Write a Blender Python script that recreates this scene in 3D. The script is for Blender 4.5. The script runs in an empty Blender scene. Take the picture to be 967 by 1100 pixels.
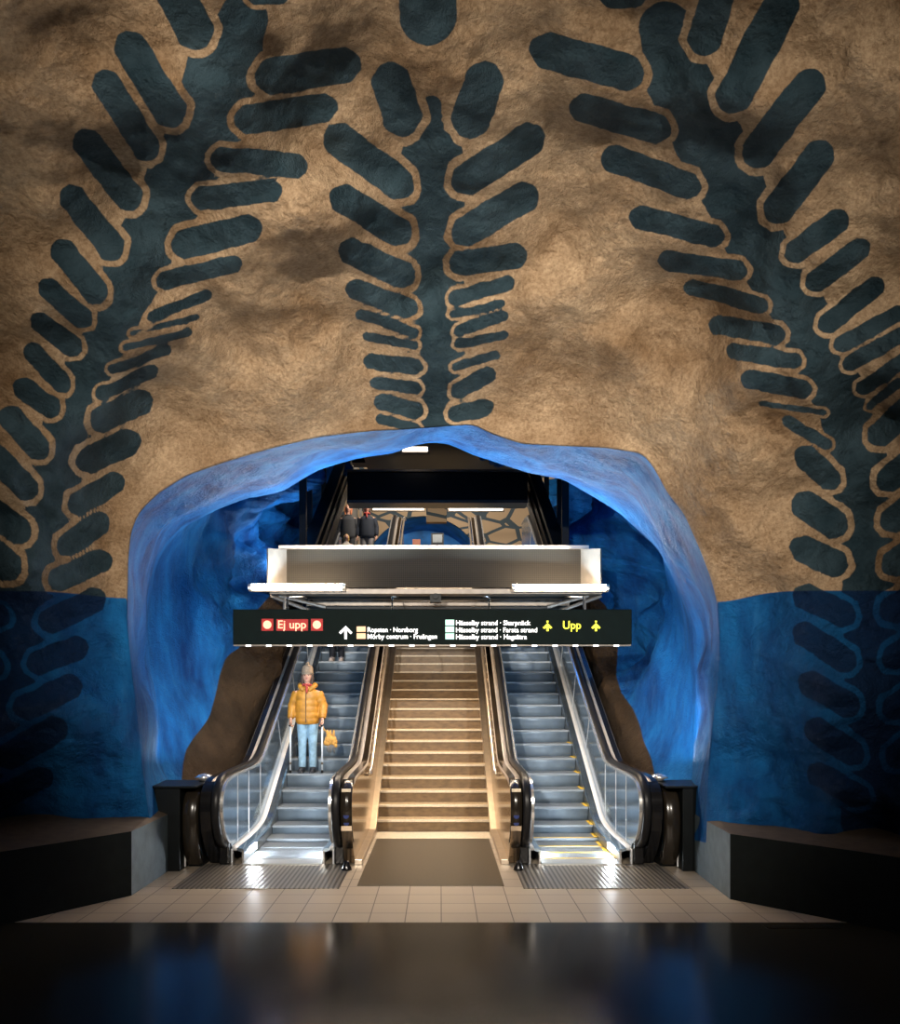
import bpy, bmesh, math, random
import numpy as np
from mathutils import Vector, noise, Matrix

random.seed(7)
S = bpy.context.scene
COL = S.collection
F, CX, HY, EYE = 842.0, 473.0, 740.0, 2.25      # focal length in pixels, vanishing point, eye height

# ------------------------------------------------------------ camera, world, lights, exposure
cam_d = bpy.data.cameras.new('camera')
cam = bpy.data.objects.new('camera', cam_d); COL.objects.link(cam)
cam.location = (0, 0, EYE); cam.rotation_euler = (math.pi/2, 0, 0)
cam_d.sensor_fit = 'VERTICAL'; cam_d.sensor_height = 36.0
cam_d.lens = F/1100*36
cam_d.shift_x = (483.5-CX)/1100; cam_d.shift_y = (HY-550)/1100
cam_d.clip_start = 0.05; cam_d.clip_end = 200
S.camera = cam

world = bpy.data.worlds.new('world'); S.world = world
world.use_nodes = True
world.node_tree.nodes['Background'].inputs[0].default_value = (0.5, 0.6, 0.8, 1)
world.node_tree.nodes['Background'].inputs[1].default_value = 0.01
S.view_settings.view_transform = 'Standard'; S.view_settings.look = 'None'
S.view_settings.gamma = 1.0; S.view_settings.use_curve_mapping = False
S.view_settings.exposure = 0.0
S.cycles.use_denoising = True
S.cycles.max_bounces = 6; S.cycles.diffuse_bounces = 3; S.cycles.glossy_bounces = 4
S.cycles.sample_clamp_indirect = 4.0
S.cycles.caustics_reflective = False; S.cycles.caustics_refractive = False

WARM = (1.0, 0.74, 0.48); NEUT = (1.0, 0.90, 0.78); COOL = (0.62, 0.82, 1.0)
def light(name, kind, loc, target, power, color, size=1.0, size_y=None, spot=None, blend=1.0):
    d = bpy.data.lights.new(name, kind); o = bpy.data.objects.new(name, d); COL.objects.link(o)
    o.location = loc
    v = Vector(target)-Vector(loc)
    o.rotation_euler = v.to_track_quat('-Z', 'Y').to_euler()
    d.energy = power; d.color = color
    if kind == 'AREA':
        d.size = size
        if size_y: d.shape = 'RECTANGLE'; d.size_y = size_y
    else:
        d.shadow_soft_size = size
    if spot: d.spot_size = math.radians(spot); d.spot_blend = blend
    return o
# spotlights of the platform hall behind the camera, high up and grazing the vault, washing the painted vault
light('hall_spotlight', 'SPOT', (-2.2, -1.2, 5.1), (-0.2, 10, 3.7), 4700, NEUT, 0.06, spot=58)
light('hall_spotlight', 'SPOT', (3.0, -1.2, 4.95), (0.7, 10, 3.7), 3000, NEUT, 0.06, spot=58)
light('hall_spotlight', 'SPOT', (0.4, 1.0, 0.5), (-0.2, 5.2, 6.3), 110, WARM, 0.10, spot=100)  # unseen low uplight added near the floor, warming the top of the vault
# floodlights standing on the floor of the recess behind the cabinets
light('recess_floodlight', 'AREA', (-3.25, 10.75, 1.25), (-3.6, 11.2, 6.0), 36, COOL, 0.3, 0.3)
light('recess_floodlight', 'AREA', (3.05, 10.75, 1.25), (3.5, 11.2, 6.0), 50, COOL, 0.3, 0.3)
light('recess_floodlight', 'AREA', (-1.4, 12.7, 4.1), (-1.5, 10.6, 6.6), 140, COOL, 2.0, 0.2)
light('recess_floodlight', 'AREA', (1.2, 12.7, 4.1), (1.3, 10.6, 6.6), 140, COOL, 2.0, 0.2)
# lights hidden over the flights by the gantry; those behind the sign are added
light('hidden_flight_light', 'AREA', (-2.0, 14.6, 4.55), (-2.0, 14.9, 0), 95, COOL, 1.0, 0.3)
light('hidden_flight_light', 'AREA', (1.8, 14.6, 4.55), (1.8, 14.9, 0), 95, COOL, 1.0, 0.3)
light('hidden_flight_light', 'AREA', (-2.0, 11.5, 3.15), (-2.0, 15.0, 1.2), 26, COOL, 1.0, 0.2)  # unseen, added behind the sign to brighten the escalator steps
light('hidden_flight_light', 'AREA', (1.8, 11.5, 3.15), (1.8, 15.0, 1.2), 26, COOL, 1.0, 0.2)
light('hidden_flight_light', 'AREA', (-0.1, 11.5, 3.15), (-0.1, 14.0, 0.9), 22, WARM, 1.3, 0.2)  # added out of sight behind the sign to brighten the stairs
light('hidden_flight_light', 'AREA', (-0.1, 13.6, 3.905), (-0.1, 13.2, 0), 120, WARM, 1.3, 0.3)
light('sign_floor_fill', 'AREA', (-0.1, 11.26, 2.95), (-0.1, 10.2, 0), 130, (1.0, .80, .60), 5.0, 0.1)  # added behind the sign to brighten the tiles, backing up its edge lamps
light('hidden_flight_light', 'AREA', (-2.75, 15.4, 4.85), (-4, 15.6, 6.5), 45, COOL, 0.3, 0.8)
light('hidden_flight_light', 'AREA', (2.55, 15.4, 4.85), (4, 15.6, 6.5), 45, COOL, 0.3, 0.8)
light('upper_hall_fill', 'AREA', (0.0, 27.5, 9.6), (0, 34, 9.0), 300, NEUT, 3.0, 0.5)
light('upper_hall_fill', 'AREA', (-0.1, 19.6, 8.95), (-0.1, 22.5, 6.6), 320, NEUT, 3.0, 0.3)  # added out of sight above the arch, brightening the people and balustrade tops

# ------------------------------------------------------------ materials
def new_mat(name):
    m = bpy.data.materials.new(name); m.use_nodes = True
    return m, m.node_tree.nodes, m.node_tree.links, m.node_tree.nodes['Principled BSDF']
def mat(name, col, rough=0.5, metal=0.0, var=0.15, scale=8.0, bump=0.0, bscale=60.0, stretch=(1, 1, 1), emit=None, es=0.0, coat=0.0, rvar=0.0):
    m, n, l, b = new_mat(name)
    tc = n.new('ShaderNodeTexCoord'); mp = n.new('ShaderNodeMapping'); mp.inputs['Scale'].default_value = stretch
    l.new(tc.outputs['Object'], mp.inputs[0])
    nz = n.new('ShaderNodeTexNoise'); nz.inputs['Scale'].default_value = scale; nz.inputs['Detail'].default_value = 5
    l.new(mp.outputs[0], nz.inputs['Vector'])
    rp = n.new('ShaderNodeValToRGB')
    rp.color_ramp.elements[0].position = .3; rp.color_ramp.elements[1].position = .7
    rp.color_ramp.elements[0].color = (*[c*(1-var) for c in col], 1)
    rp.color_ramp.elements[1].color = (*[min(1, c*(1+var)) for c in col], 1)
    l.new(nz.outputs['Fac'], rp.inputs[0]); l.new(rp.outputs[0], b.inputs['Base Color'])
    b.inputs['Roughness'].default_value = rough; b.inputs['Metallic'].default_value = metal
    if rvar:
        mr = n.new('ShaderNodeMapRange'); mr.inputs[3].default_value = max(.02, rough-rvar); mr.inputs[4].default_value = rough+rvar
        l.new(nz.outputs['Fac'], mr.inputs[0]); l.new(mr.outputs[0], b.inputs['Roughness'])
    if coat: b.inputs['Coat Weight'].default_value = coat
    if bump:
        n2 = n.new('ShaderNodeTexNoise'); n2.inputs['Scale'].default_value = bscale; n2.inputs['Detail'].default_value = 4
        l.new(mp.outputs[0], n2.inputs['Vector'])
        bp = n.new('ShaderNodeBump'); bp.inputs['Strength'].default_value = bump; bp.inputs['Distance'].default_value = .01
        l.new(n2.outputs['Fac'], bp.inputs['Height']); l.new(bp.outputs[0], b.inputs['Normal'])
    if emit:
        b.inputs['Emission Color'].default_value = (*emit, 1); b.inputs['Emission Strength'].default_value = es
    return m

M = {}
M['black'] = mat('black_steel', (.006, .008, .009), .45, .2)
M['black_gloss'] = mat('black_gloss', (.008, .008, .009), .18, 0, coat=.3)
M['rubber'] = mat('black_rubber', (.012, .012, .013), .35)
M['chrome'] = mat('chrome', (.85, .84, .82), .22, .8, var=.05)
M['steel'] = mat('brushed_steel', (.62, .62, .62), .28, 1.0, var=.08, scale=40, stretch=(1, .05, 1))
M['steel_bright'] = mat('bright_steel', (.72, .74, .76), .36, .55, var=.05)
M['trim_white'] = mat('satin_trim', (.80, .82, .84), .42, .3, var=.04)
M['casing_black'] = mat('smoked_cover', (.018, .014, .010), .22, 0, coat=.2)
M['bronze'] = mat('polished_bronze_steel', (.50, .40, .29), .16, 1.0, var=.12, scale=3, rvar=.05)
M['deck'] = mat('polished_deck', (.55, .48, .41), .34, .5, var=.1, scale=3)
M['panel'] = mat('blue_grey_panel', (.38, .49, .60), .14, .9, var=.15, scale=2.5, rvar=.06)
M['gold_rail'] = mat('warm_steel', (.80, .68, .54), .30, .9, var=.08)
M['step_tread'] = mat('step_tread', (.26, .30, .34), .42, .4, var=.12, scale=30, stretch=(6, .3, 1), bump=.3, bscale=120)
M['step_riser'] = mat('step_riser', (.24, .32, .41), .42, .25, var=.14, scale=5, bump=.1)
M['yellow'] = mat('yellow_paint', (.85, .55, .04), .5)
M['comb'] = mat('comb_metal', (.65, .67, .68), .35, .9, var=.08, scale=50, stretch=(10, 1, 1))
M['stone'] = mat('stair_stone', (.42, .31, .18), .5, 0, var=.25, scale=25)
M['stone_riser'] = mat('riser_stone', (.16, .10, .045), .5, 0, var=.3, scale=18, stretch=(.4, 1, 1))  # brown riser stone, darkened further to carry the weaker light on risers
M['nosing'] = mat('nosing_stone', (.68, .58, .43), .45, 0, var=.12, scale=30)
M['mat_brown'] = mat('polished_landing_stone', (.065, .052, .035), .28, 0, var=.3, scale=60)
M['concrete'] = mat('grey_concrete', (.07, .095, .105), .55, 0, var=.25, scale=7, bump=.2)
M['brown_top'] = mat('brown_sill', (.10, .072, .045), .6, 0, var=.25, scale=9, bump=.2)
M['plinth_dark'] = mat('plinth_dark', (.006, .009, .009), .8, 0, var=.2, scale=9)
M['white'] = mat('white_paint', (.16, .14, .115), .5)
M['sign_black'] = mat('sign_black', (.003, .008, .007), .7)
M['sign_black'].node_tree.nodes['Principled BSDF'].inputs['Specular IOR Level'].default_value = .1
M['frame_grey'] = mat('painted_frame', (.16, .14, .12), .4, .5)
M['led_white'] = mat('led_white', (.9, .9, .9), .5, emit=(1, .98, .95), es=1.6)
M['led_red'] = mat('led_red', (.30, .004, .004), .6, emit=(1, .01, .01), es=.16)
M['led_hot'] = mat('led_hot', (1, .4, .3), .5, emit=(1, .42, .22), es=1.3)
M['led_yellow'] = mat('led_yellow', (.9, .9, .05), .5, emit=(.95, .88, .03), es=1.0)
M['sq_orange'] = mat('square_orange', (.9, .5, .3), .5, emit=(1, .48, .24), es=.85)
M['sq_green'] = mat('square_green', (.5, .9, .75), .5, emit=(.42, .80, .66), es=.75)
M['tube'] = mat('tube_glow', (1, 1, 1), .5, emit=(1.0, .80, .58), es=95)
M['tube_dim'] = mat('tube_glow_far', (1, 1, 1), .5, emit=(1.0, .86, .70), es=4)
M['comb_light'] = mat('comb_light_glow', (1, 1, 1), .5, emit=(.88, .95, 1.0), es=230)
M['blue_disc'] = mat('blue_sticker', (.015, .03, .14), .4)
M['orange_box'] = mat('orange_panel', (.30, .07, .015), .5)
M['screen_grey'] = mat('screen_grey', (.10, .12, .13), .4, emit=(.5, .55, .6), es=.05)
M['plank'] = mat('tan_board', (.50, .36, .20), .6, var=.2)
M['dark_wall'] = mat('dark_back_wall', (.05, .045, .04), .8)
for k in ('black', 'plinth_dark', 'rubber', 'black_gloss'):
    M[k].node_tree.nodes['Principled BSDF'].inputs['Specular IOR Level'].default_value = .22
# clothes
M['mustard'] = mat('mustard_nylon', (.47, .21, .022), .5, var=.25, scale=12, bump=.4, bscale=25)
M['denim'] = mat('light_denim', (.26, .44, .60), .8, var=.3, scale=10)
M['wool'] = mat('beige_wool', (.36, .25, .16), .9, var=.25, scale=40, bump=.6, bscale=80)
M['skin'] = mat('skin', (.55, .30, .21), .5, var=.08)
M['hair'] = mat('brown_hair', (.05, .022, .012), .6)
M['hair_red'] = mat('ginger_hair', (.50, .14, .04), .6)
M['hair_blond'] = mat('blond_hair', (.60, .36, .10), .6)
M['shoe_dark'] = mat('dark_leather', (.02, .022, .028), .5)
M['shoe_light'] = mat('pale_trainer', (.62, .55, .52), .6)
M['navy'] = mat('navy_cloth', (.010, .014, .024), .8)
M['charcoal'] = mat('charcoal_cloth', (.03, .03, .032), .8)
M['grey_cloth'] = mat('grey_cloth', (.22, .20, .19), .8)
M['cream'] = mat('cream_cloth', (.6, .52, .44), .8)
M['scarf'] = mat('red_scarf', (.35, .04, .03), .8, var=.4, scale=30)
M['bag_tan'] = mat('tan_plush', (.62, .33, .08), .85, var=.35, scale=25, bump=.5)
M['bag_grey'] = mat('grey_fringe', (.20, .19, .18), .9, var=.3, scale=30)
M['alu'] = mat('pale_aluminium', (.72, .80, .88), .5, .1)
M['eye'] = mat('eye_dark', (.02, .015, .01), .2)
M['lips'] = mat('lips', (.42, .10, .09), .5)

def ribbed(name, col, rough, metal, axis, period, depth=.004, dark=.35):
    m, n, l, b = new_mat(name)
    tc = n.new('ShaderNodeTexCoord'); w = n.new('ShaderNodeTexWave'); w.bands_direction = axis
    w.inputs['Scale'].default_value = math.pi*2/period/20*1.0
    l.new(tc.outputs['Object'], w.inputs['Vector'])
    rp = n.new('ShaderNodeValToRGB'); rp.color_ramp.elements[0].position = .25; rp.color_ramp.elements[1].position = .6
    rp.color_ramp.elements[0].color = (*[c*dark for c in col], 1); rp.color_ramp.elements[1].color = (*col, 1)
    l.new(w.outputs['Fac'], rp.inputs[0]); l.new(rp.outputs[0], b.inputs['Base Color'])
    bp = n.new('ShaderNodeBump'); bp.inputs['Distance'].default_value = depth; bp.inputs['Strength'].default_value = .6
    l.new(w.outputs['Fac'], bp.inputs['Height']); l.new(bp.outputs[0], b.inputs['Normal'])
    b.inputs['Roughness'].default_value = rough; b.inputs['Metallic'].default_value = metal
    return m
M['grate'] = ribbed('ribbed_grate', (.36, .33, .29), .30, .5, 'X', .055)

def tile_mat():
    m, n, l, b = new_mat('pale_floor_tiles')
    tc = n.new('ShaderNodeTexCoord'); br = n.new('ShaderNodeTexBrick')
    mp = n.new('ShaderNodeMapping'); mp.inputs['Location'].default_value = (-.01, -.12, 0)
    l.new(tc.outputs['Object'], mp.inputs[0]); l.new(mp.outputs[0], br.inputs['Vector'])
    br.offset = 0; br.squash = 1; br.inputs['Scale'].default_value = 1
    br.inputs['Brick Width'].default_value = .352; br.inputs['Row Height'].default_value = .352
    br.inputs['Mortar Size'].default_value = .006; br.inputs['Mortar Smooth'].default_value = .3
    br.inputs['Color1'].default_value = (.50, .42, .32, 1); br.inputs['Color2'].default_value = (.44, .365, .28, 1)
    br.inputs['Mortar'].default_value = (.10, .075, .055, 1)
    l.new(br.outputs['Color'], b.inputs['Base Color']); b.inputs['Roughness'].default_value = .34
    return m
M['tiles'] = tile_mat()

def terrazzo():
    m, n, l, b = new_mat('dark_terrazzo')
    tc = n.new('ShaderNodeTexCoord')
    nz = n.new('ShaderNodeTexNoise'); nz.inputs['Scale'].default_value = 90; nz.inputs['Detail'].default_value = 3
    l.new(tc.outputs['Object'], nz.inputs['Vector'])
    rp = n.new('ShaderNodeValToRGB'); rp.color_ramp.elements[0].position = .35; rp.color_ramp.elements[1].position = .75
    rp.color_ramp.elements[0].color = (.010, .011, .009, 1); rp.color_ramp.elements[1].color = (.075, .068, .050, 1)
    l.new(nz.outputs['Fac'], rp.inputs[0])
    br = n.new('ShaderNodeTexBrick'); mp = n.new('ShaderNodeMapping'); mp.inputs['Location'].default_value = (1.55-1.3+1.17, .08, 0)
    l.new(tc.outputs['Object'], mp.inputs[0]); l.new(mp.outputs[0], br.inputs['Vector'])
    br.offset = 0; br.inputs['Scale'].default_value = 1; br.inputs['Brick Width'].default_value = 1.42
    br.inputs['Row Height'].default_value = 60; br.inputs['Mortar Size'].default_value = .004
    br.inputs['Color1'].default_value = br.inputs['Color2'].default_value = (1, 1, 1, 1); br.inputs['Mortar'].default_value = (.2, .2, .2, 1)
    mx = n.new('ShaderNodeMix'); mx.data_type = 'RGBA'; mx.blend_type = 'MULTIPLY'; mx.inputs[0].default_value = 1
    l.new(rp.outputs[0], mx.inputs[6]); l.new(br.outputs['Color'], mx.inputs[7]); l.new(mx.outputs[2], b.inputs['Base Color']); b.inputs['Specular IOR Level'].default_value = .42
    n2 = n.new('ShaderNodeTexNoise'); n2.inputs['Scale'].default_value = 1.3; n2.inputs['Detail'].default_value = 6
    l.new(tc.outputs['Object'], n2.inputs['Vector'])
    mr = n.new('ShaderNodeMapRange'); mr.inputs[1].default_value = .3; mr.inputs[2].default_value = .7
    mr.inputs[3].default_value = .155; mr.inputs[4].default_value = .185
    l.new(n2.outputs['Fac'], mr.inputs[0]); l.new(mr.outputs[0], b.inputs['Roughness'])
    n3 = n.new('ShaderNodeTexNoise'); n3.inputs['Scale'].default_value = 60
    l.new(tc.outputs['Object'], n3.inputs['Vector'])
    bp = n.new('ShaderNodeBump'); bp.inputs['Strength'].default_value = .12; bp.inputs['Distance'].default_value = .002
    l.new(n3.outputs['Fac'], bp.inputs['Height']); l.new(bp.outputs[0], b.inputs['Normal'])
    return m
M['terrazzo'] = terrazzo()

def mesh_grille():
    m, n, l, b = new_mat('perforated_grille')
    tc = n.new('ShaderNodeTexCoord'); vo = n.new('ShaderNodeTexVoronoi'); vo.inputs['Scale'].default_value = 34
    vo.inputs['Randomness'].default_value = 0
    l.new(tc.outputs['Object'], vo.inputs['Vector'])
    rp = n.new('ShaderNodeValToRGB'); rp.color_ramp.elements[0].position = .36; rp.color_ramp.elements[1].position = .48
    rp.color_ramp.elements[0].color = (.02, .018, .014, 1); rp.color_ramp.elements[1].color = (.040, .034, .026, 1)
    l.new(vo.outputs['Distance'], rp.inputs[0]); l.new(rp.outputs[0], b.inputs['Base Color'])
    b.inputs['Roughness'].default_value = .6; b.inputs['Specular IOR Level'].default_value = .1
    return m
M['grille'] = mesh_grille()

def cave_mat():
    m, n, l, b = new_mat('painted_cave_rock')
    def math_(op, a, c=None, clamp=False):
        k = n.new('ShaderNodeMath'); k.operation = op; k.use_clamp = clamp
        for i, v in enumerate((a, c)):
            if v is None: continue
            if isinstance(v, (int, float)): k.inputs[i].default_value = v
            else: l.new(v, k.inputs[i])
        return k.outputs[0]
    def attr(nm):
        a = n.new('ShaderNodeAttribute'); a.attribute_name = nm; return a.outputs['Fac']
    def step(v, w=1.2):        # 1 where v < 0
        return math_('ADD', math_('MULTIPLY', v, -1/w), .5, True)
    def mix(f, a, c):
        k = n.new('ShaderNodeMix'); k.data_type = 'RGBA'
        l.new(f, k.inputs[0])
        for i, v in ((6, a), (7, c)):
            if isinstance(v, tuple): k.inputs[i].default_value = (*v, 1)
            else: l.new(v, k.inputs[i])
        return k.outputs[2]
    tc = n.new('ShaderNodeTexCoord')
    def nz(scale, detail=6, stretch=None, rough=.55):
        k = n.new('ShaderNodeTexNoise'); k.inputs['Scale'].default_value = scale; k.inputs['Detail'].default_value = detail
        k.inputs['Roughness'].default_value = rough
        if stretch:
            mp = n.new('ShaderNodeMapping'); mp.inputs['Scale'].default_value = stretch
            l.new(tc.outputs['Object'], mp.inputs[0]); l.new(mp.outputs[0], k.inputs['Vector'])
        else: l.new(tc.outputs['Object'], k.inputs['Vector'])
        return k.outputs['Fac']
    def ramp(v, a, ca, c, cc):
        k = n.new('ShaderNodeValToRGB'); k.color_ramp.elements[0].position = a; k.color_ramp.elements[1].position = c
        k.color_ramp.elements[0].color = (*ca, 1); k.color_ramp.elements[1].color = (*cc, 1)
        l.new(v, k.inputs[0]); return k.outputs[0]
    wob = math_('MULTIPLY', math_('SUBTRACT', nz(5, 3), .5), 7.0)
    leaf = math_('ADD', attr('leaf'), wob); stem = math_('ADD', attr('stem'), wob)
    gap = math_('ADD', attr('gap'), wob)
    inleaf = step(leaf)
    instem = math_('MULTIPLY', step(stem), step(math_('MULTIPLY', gap, -1.0)))
    dark = math_('MAXIMUM', inleaf, instem)
    tan = ramp(nz(1.0, 9, rough=.66), .36, (.29, .185, .10), .64, (.60, .44, .28))
    grit = ramp(nz(27, 7, rough=.75), .36, (.45, .39, .34), .60, (1.0, 1.0, 1.0))
    k = n.new('ShaderNodeMix'); k.data_type = 'RGBA'; k.blend_type = 'MULTIPLY'; k.inputs[0].default_value = .75
    l.new(tan, k.inputs[6]); l.new(grit, k.inputs[7]); tan = k.outputs[2]
    slate = ramp(nz(2.2, 7), .35, (.014, .032, .043), .72, (.046, .080, .100))
    upper = mix(dark, tan, slate)
    blue = ramp(nz(1.5, 8, (1.6, 1.6, .45), .62), .34, (.001, .036, .150), .74, (.010, .175, .48))
    wash = ramp(nz(2.3, 8, (2.2, 2.2, .30), .7), .56, (0, 0, 0), .80, (1, 1, 1))
    blue = mix(math_('MULTIPLY', wash, .22), blue, (.10, .34, .62))
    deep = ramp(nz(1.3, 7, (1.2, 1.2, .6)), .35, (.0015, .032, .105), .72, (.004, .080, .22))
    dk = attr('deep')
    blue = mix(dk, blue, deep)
    blue = mix(math_('MULTIPLY', dark, .86), blue, (.001, .010, .040))
    col = mix(step(attr('blue')), upper, blue)
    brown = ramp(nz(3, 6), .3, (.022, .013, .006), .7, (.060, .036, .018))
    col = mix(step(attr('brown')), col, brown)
    l.new(col, b.inputs['Base Color'])
    b.inputs['Roughness'].default_value = .62; b.inputs['Specular IOR Level'].default_value = .18
    h = math_('ADD', math_('MULTIPLY', nz(7, 8, rough=.68), .13), math_('MULTIPLY', nz(38, 5, rough=.7), .022))
    bp = n.new('ShaderNodeBump'); bp.inputs['Strength'].default_value = .75; bp.inputs['Distance'].default_value = 1.0
    l.new(h, bp.inputs['Height']); l.new(bp.outputs[0], b.inputs['Normal'])
    return m
M['cave'] = cave_mat()

# ------------------------------------------------------------ helpers
def P(x, y, Y): return Vector(((x-CX)*Y/F, Y, EYE+(HY-y)*Y/F))
def tag(o, label=None, cat=None, group=None, kind=None):
    if label: o['label'] = label
    if cat: o['category'] = cat
    if group: o['group'] = group
    if kind: o['kind'] = kind
    return o
def empty(name, loc=(0, 0, 0), label=None, cat=None, group=None):
    o = bpy.data.objects.new(name, None); COL.objects.link(o); o.location = loc
    o.empty_display_size = .1
    return tag(o, label, cat, group)
def link_mesh(name, me, m, parent=None, smooth=False):
    if m is not None and not me.materials: me.materials.append(M[m] if isinstance(m, str) else m)
    o = bpy.data.objects.new(name, me); COL.objects.link(o)
    if parent is not None: o.parent = parent
    if smooth:
        me.polygons.foreach_set('use_smooth', [True]*len(me.polygons))
    return o
def obj(name, bm, m, parent=None, smooth=False, bevel=0, seg=2):
    bmesh.ops.recalc_face_normals(bm, faces=bm.faces)
    me = bpy.data.meshes.new(name); bm.to_mesh(me); bm.free()
    o = link_mesh(name, me, m, parent, smooth)
    if bevel:
        md = o.modifiers.new('bevel', 'BEVEL'); md.width = bevel; md.segments = seg; md.limit_method = 'ANGLE'
    return o
def shift_origin(o, c):
    """move a mesh's origin to c (geometry stays)"""
    c = Vector(c); o.data.transform(Matrix.Translation(-c)); o.location = Vector(o.location)+c
    return o
def box(bm, a, b):
    x0, y0, z0 = a; x1, y1, z1 = b
    v = [bm.verts.new(p) for p in ((x0,y0,z0),(x1,y0,z0),(x1,y1,z0),(x0,y1,z0),(x0,y0,z1),(x1,y0,z1),(x1,y1,z1),(x0,y1,z1))]
    for f in ((0,3,2,1),(4,5,6,7),(0,1,5,4),(1,2,6,5),(2,3,7,6),(3,0,4,7)): bm.faces.new([v[i] for i in f])
def bx(a, b):
    bm = bmesh.new(); box(bm, a, b); return bm
def tube(bm, pts, r, n=10, cap=True):
    pts = [Vector(p) for p in pts]
    rs = r if isinstance(r, (list, tuple)) else [r]*len(pts)
    rings = []; up = None
    for i, p in enumerate(pts):
        d = (pts[min(i+1, len(pts)-1)]-pts[max(i-1, 0)]).normalized()
        if up is None: up = d.orthogonal().normalized()
        up = (up-d*up.dot(d)).normalized(); s = d.cross(up)
        rr = rs[i] if isinstance(rs[i], (list, tuple)) else (rs[i], rs[i])
        rings.append([bm.verts.new(p+up*math.cos(t)*rr[0]+s*math.sin(t)*rr[1]) for t in [2*math.pi*k/n for k in range(n)]])
    for a, b in zip(rings, rings[1:]):
        for k in range(n): bm.faces.new((a[k], a[(k+1) % n], b[(k+1) % n], b[k]))
    if cap: bm.faces.new(rings[0][::-1]); bm.faces.new(rings[-1])
def loft(bm, rings, n=20, sq=2.0):
    """rings: (cx,cy,cz,rx,ry) horizontal superellipse rings"""
    R = []
    for cx, cy, cz, rx, ry in rings:
        ring = []
        for k in range(n):
            t = 2*math.pi*k/n; c, s = math.cos(t), math.sin(t)
            ring.append(bm.verts.new((cx+rx*math.copysign(abs(c)**(2/sq), c), cy+ry*math.copysign(abs(s)**(2/sq), s), cz)))
        R.append(ring)
    for a, b in zip(R, R[1:]):
        for k in range(n): bm.faces.new((a[k], a[(k+1) % n], b[(k+1) % n], b[k]))
    bm.faces.new(R[0][::-1]); bm.faces.new(R[-1])
def ball(bm, c, r, seg=16):
    r = r if isinstance(r, (tuple, list)) else (r, r, r)
    bmesh.ops.create_uvsphere(bm, u_segments=seg, v_segments=max(8, seg//2), radius=1,
        matrix=Matrix.Translation(c) @ Matrix.Diagonal((*r, 1)))
def normals2(path):
    out = []
    for i in range(len(path)):
        a = path[max(i-1, 0)]; c = path[min(i+1, len(path)-1)]
        dx, dz = c[0]-a[0], c[1]-a[1]; L = math.hypot(dx, dz) or 1
        out.append((-dz/L, dx/L))
    return out
def sweep(bm, path, prof):
    """sweep profile [(x, off)] along a (Y,Z) path; off goes along the path normal"""
    ns = normals2(path); R = []
    for (y, z), (ny, nz_) in zip(path, ns):
        R.append([bm.verts.new((x, y+ny*o, z+nz_*o)) for x, o in prof])
    k = len(prof)
    for a, b in zip(R, R[1:]):
        for i in range(k): bm.faces.new((a[i], a[(i+1) % k], b[(i+1) % k], b[i]))
    bm.faces.new(R[0][::-1]); bm.faces.new(R[-1])
def plate(bm, poly, x0, x1):
    """polygon in (Y,Z) given thickness between x0 and x1"""
    a = [bm.verts.new((x0, y, z)) for y, z in poly]; b = [bm.verts.new((x1, y, z)) for y, z in poly]
    bm.faces.new(a); bm.faces.new(b[::-1])
    for i in range(len(poly)):
        j = (i+1) % len(poly); bm.faces.new((a[i], a[j], b[j], b[i]))
def smooth_path(pts, it=2):
    for _ in range(it):
        q = [pts[0]]
        for a, b in zip(pts, pts[1:]):
            q.append((a[0]*.75+b[0]*.25, a[1]*.75+b[1]*.25)); q.append((a[0]*.25+b[0]*.75, a[1]*.25+b[1]*.75))
        q.append(pts[-1]); pts = q
    return pts
def copy_tree(o, parent=None):
    c = o.copy(); COL.objects.link(c)
    if parent is not None: c.parent = parent
    for ch in [k for k in COL.objects if k.parent == o]: copy_tree(ch, c)
    return c
def fused(name, bm, voxel, m, parent=None, smooth_it=4):
    """fuse overlapping closed pieces into one continuous skin"""
    bmesh.ops.recalc_face_normals(bm, faces=bm.faces)
    me = bpy.data.meshes.new(name); bm.to_mesh(me); bm.free()
    t = bpy.data.objects.new('tmp', me); COL.objects.link(t)
    r = t.modifiers.new('r', 'REMESH'); r.mode = 'VOXEL'; r.voxel_size = voxel
    s = t.modifiers.new('s', 'SMOOTH'); s.factor = .5; s.iterations = smooth_it
    dg = bpy.context.evaluated_depsgraph_get()
    me2 = bpy.data.meshes.new_from_object(t.evaluated_get(dg))
    bpy.data.objects.remove(t); bpy.data.meshes.remove(me)
    me2.name = name
    return link_mesh(name, me2, m, parent, True)

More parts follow.
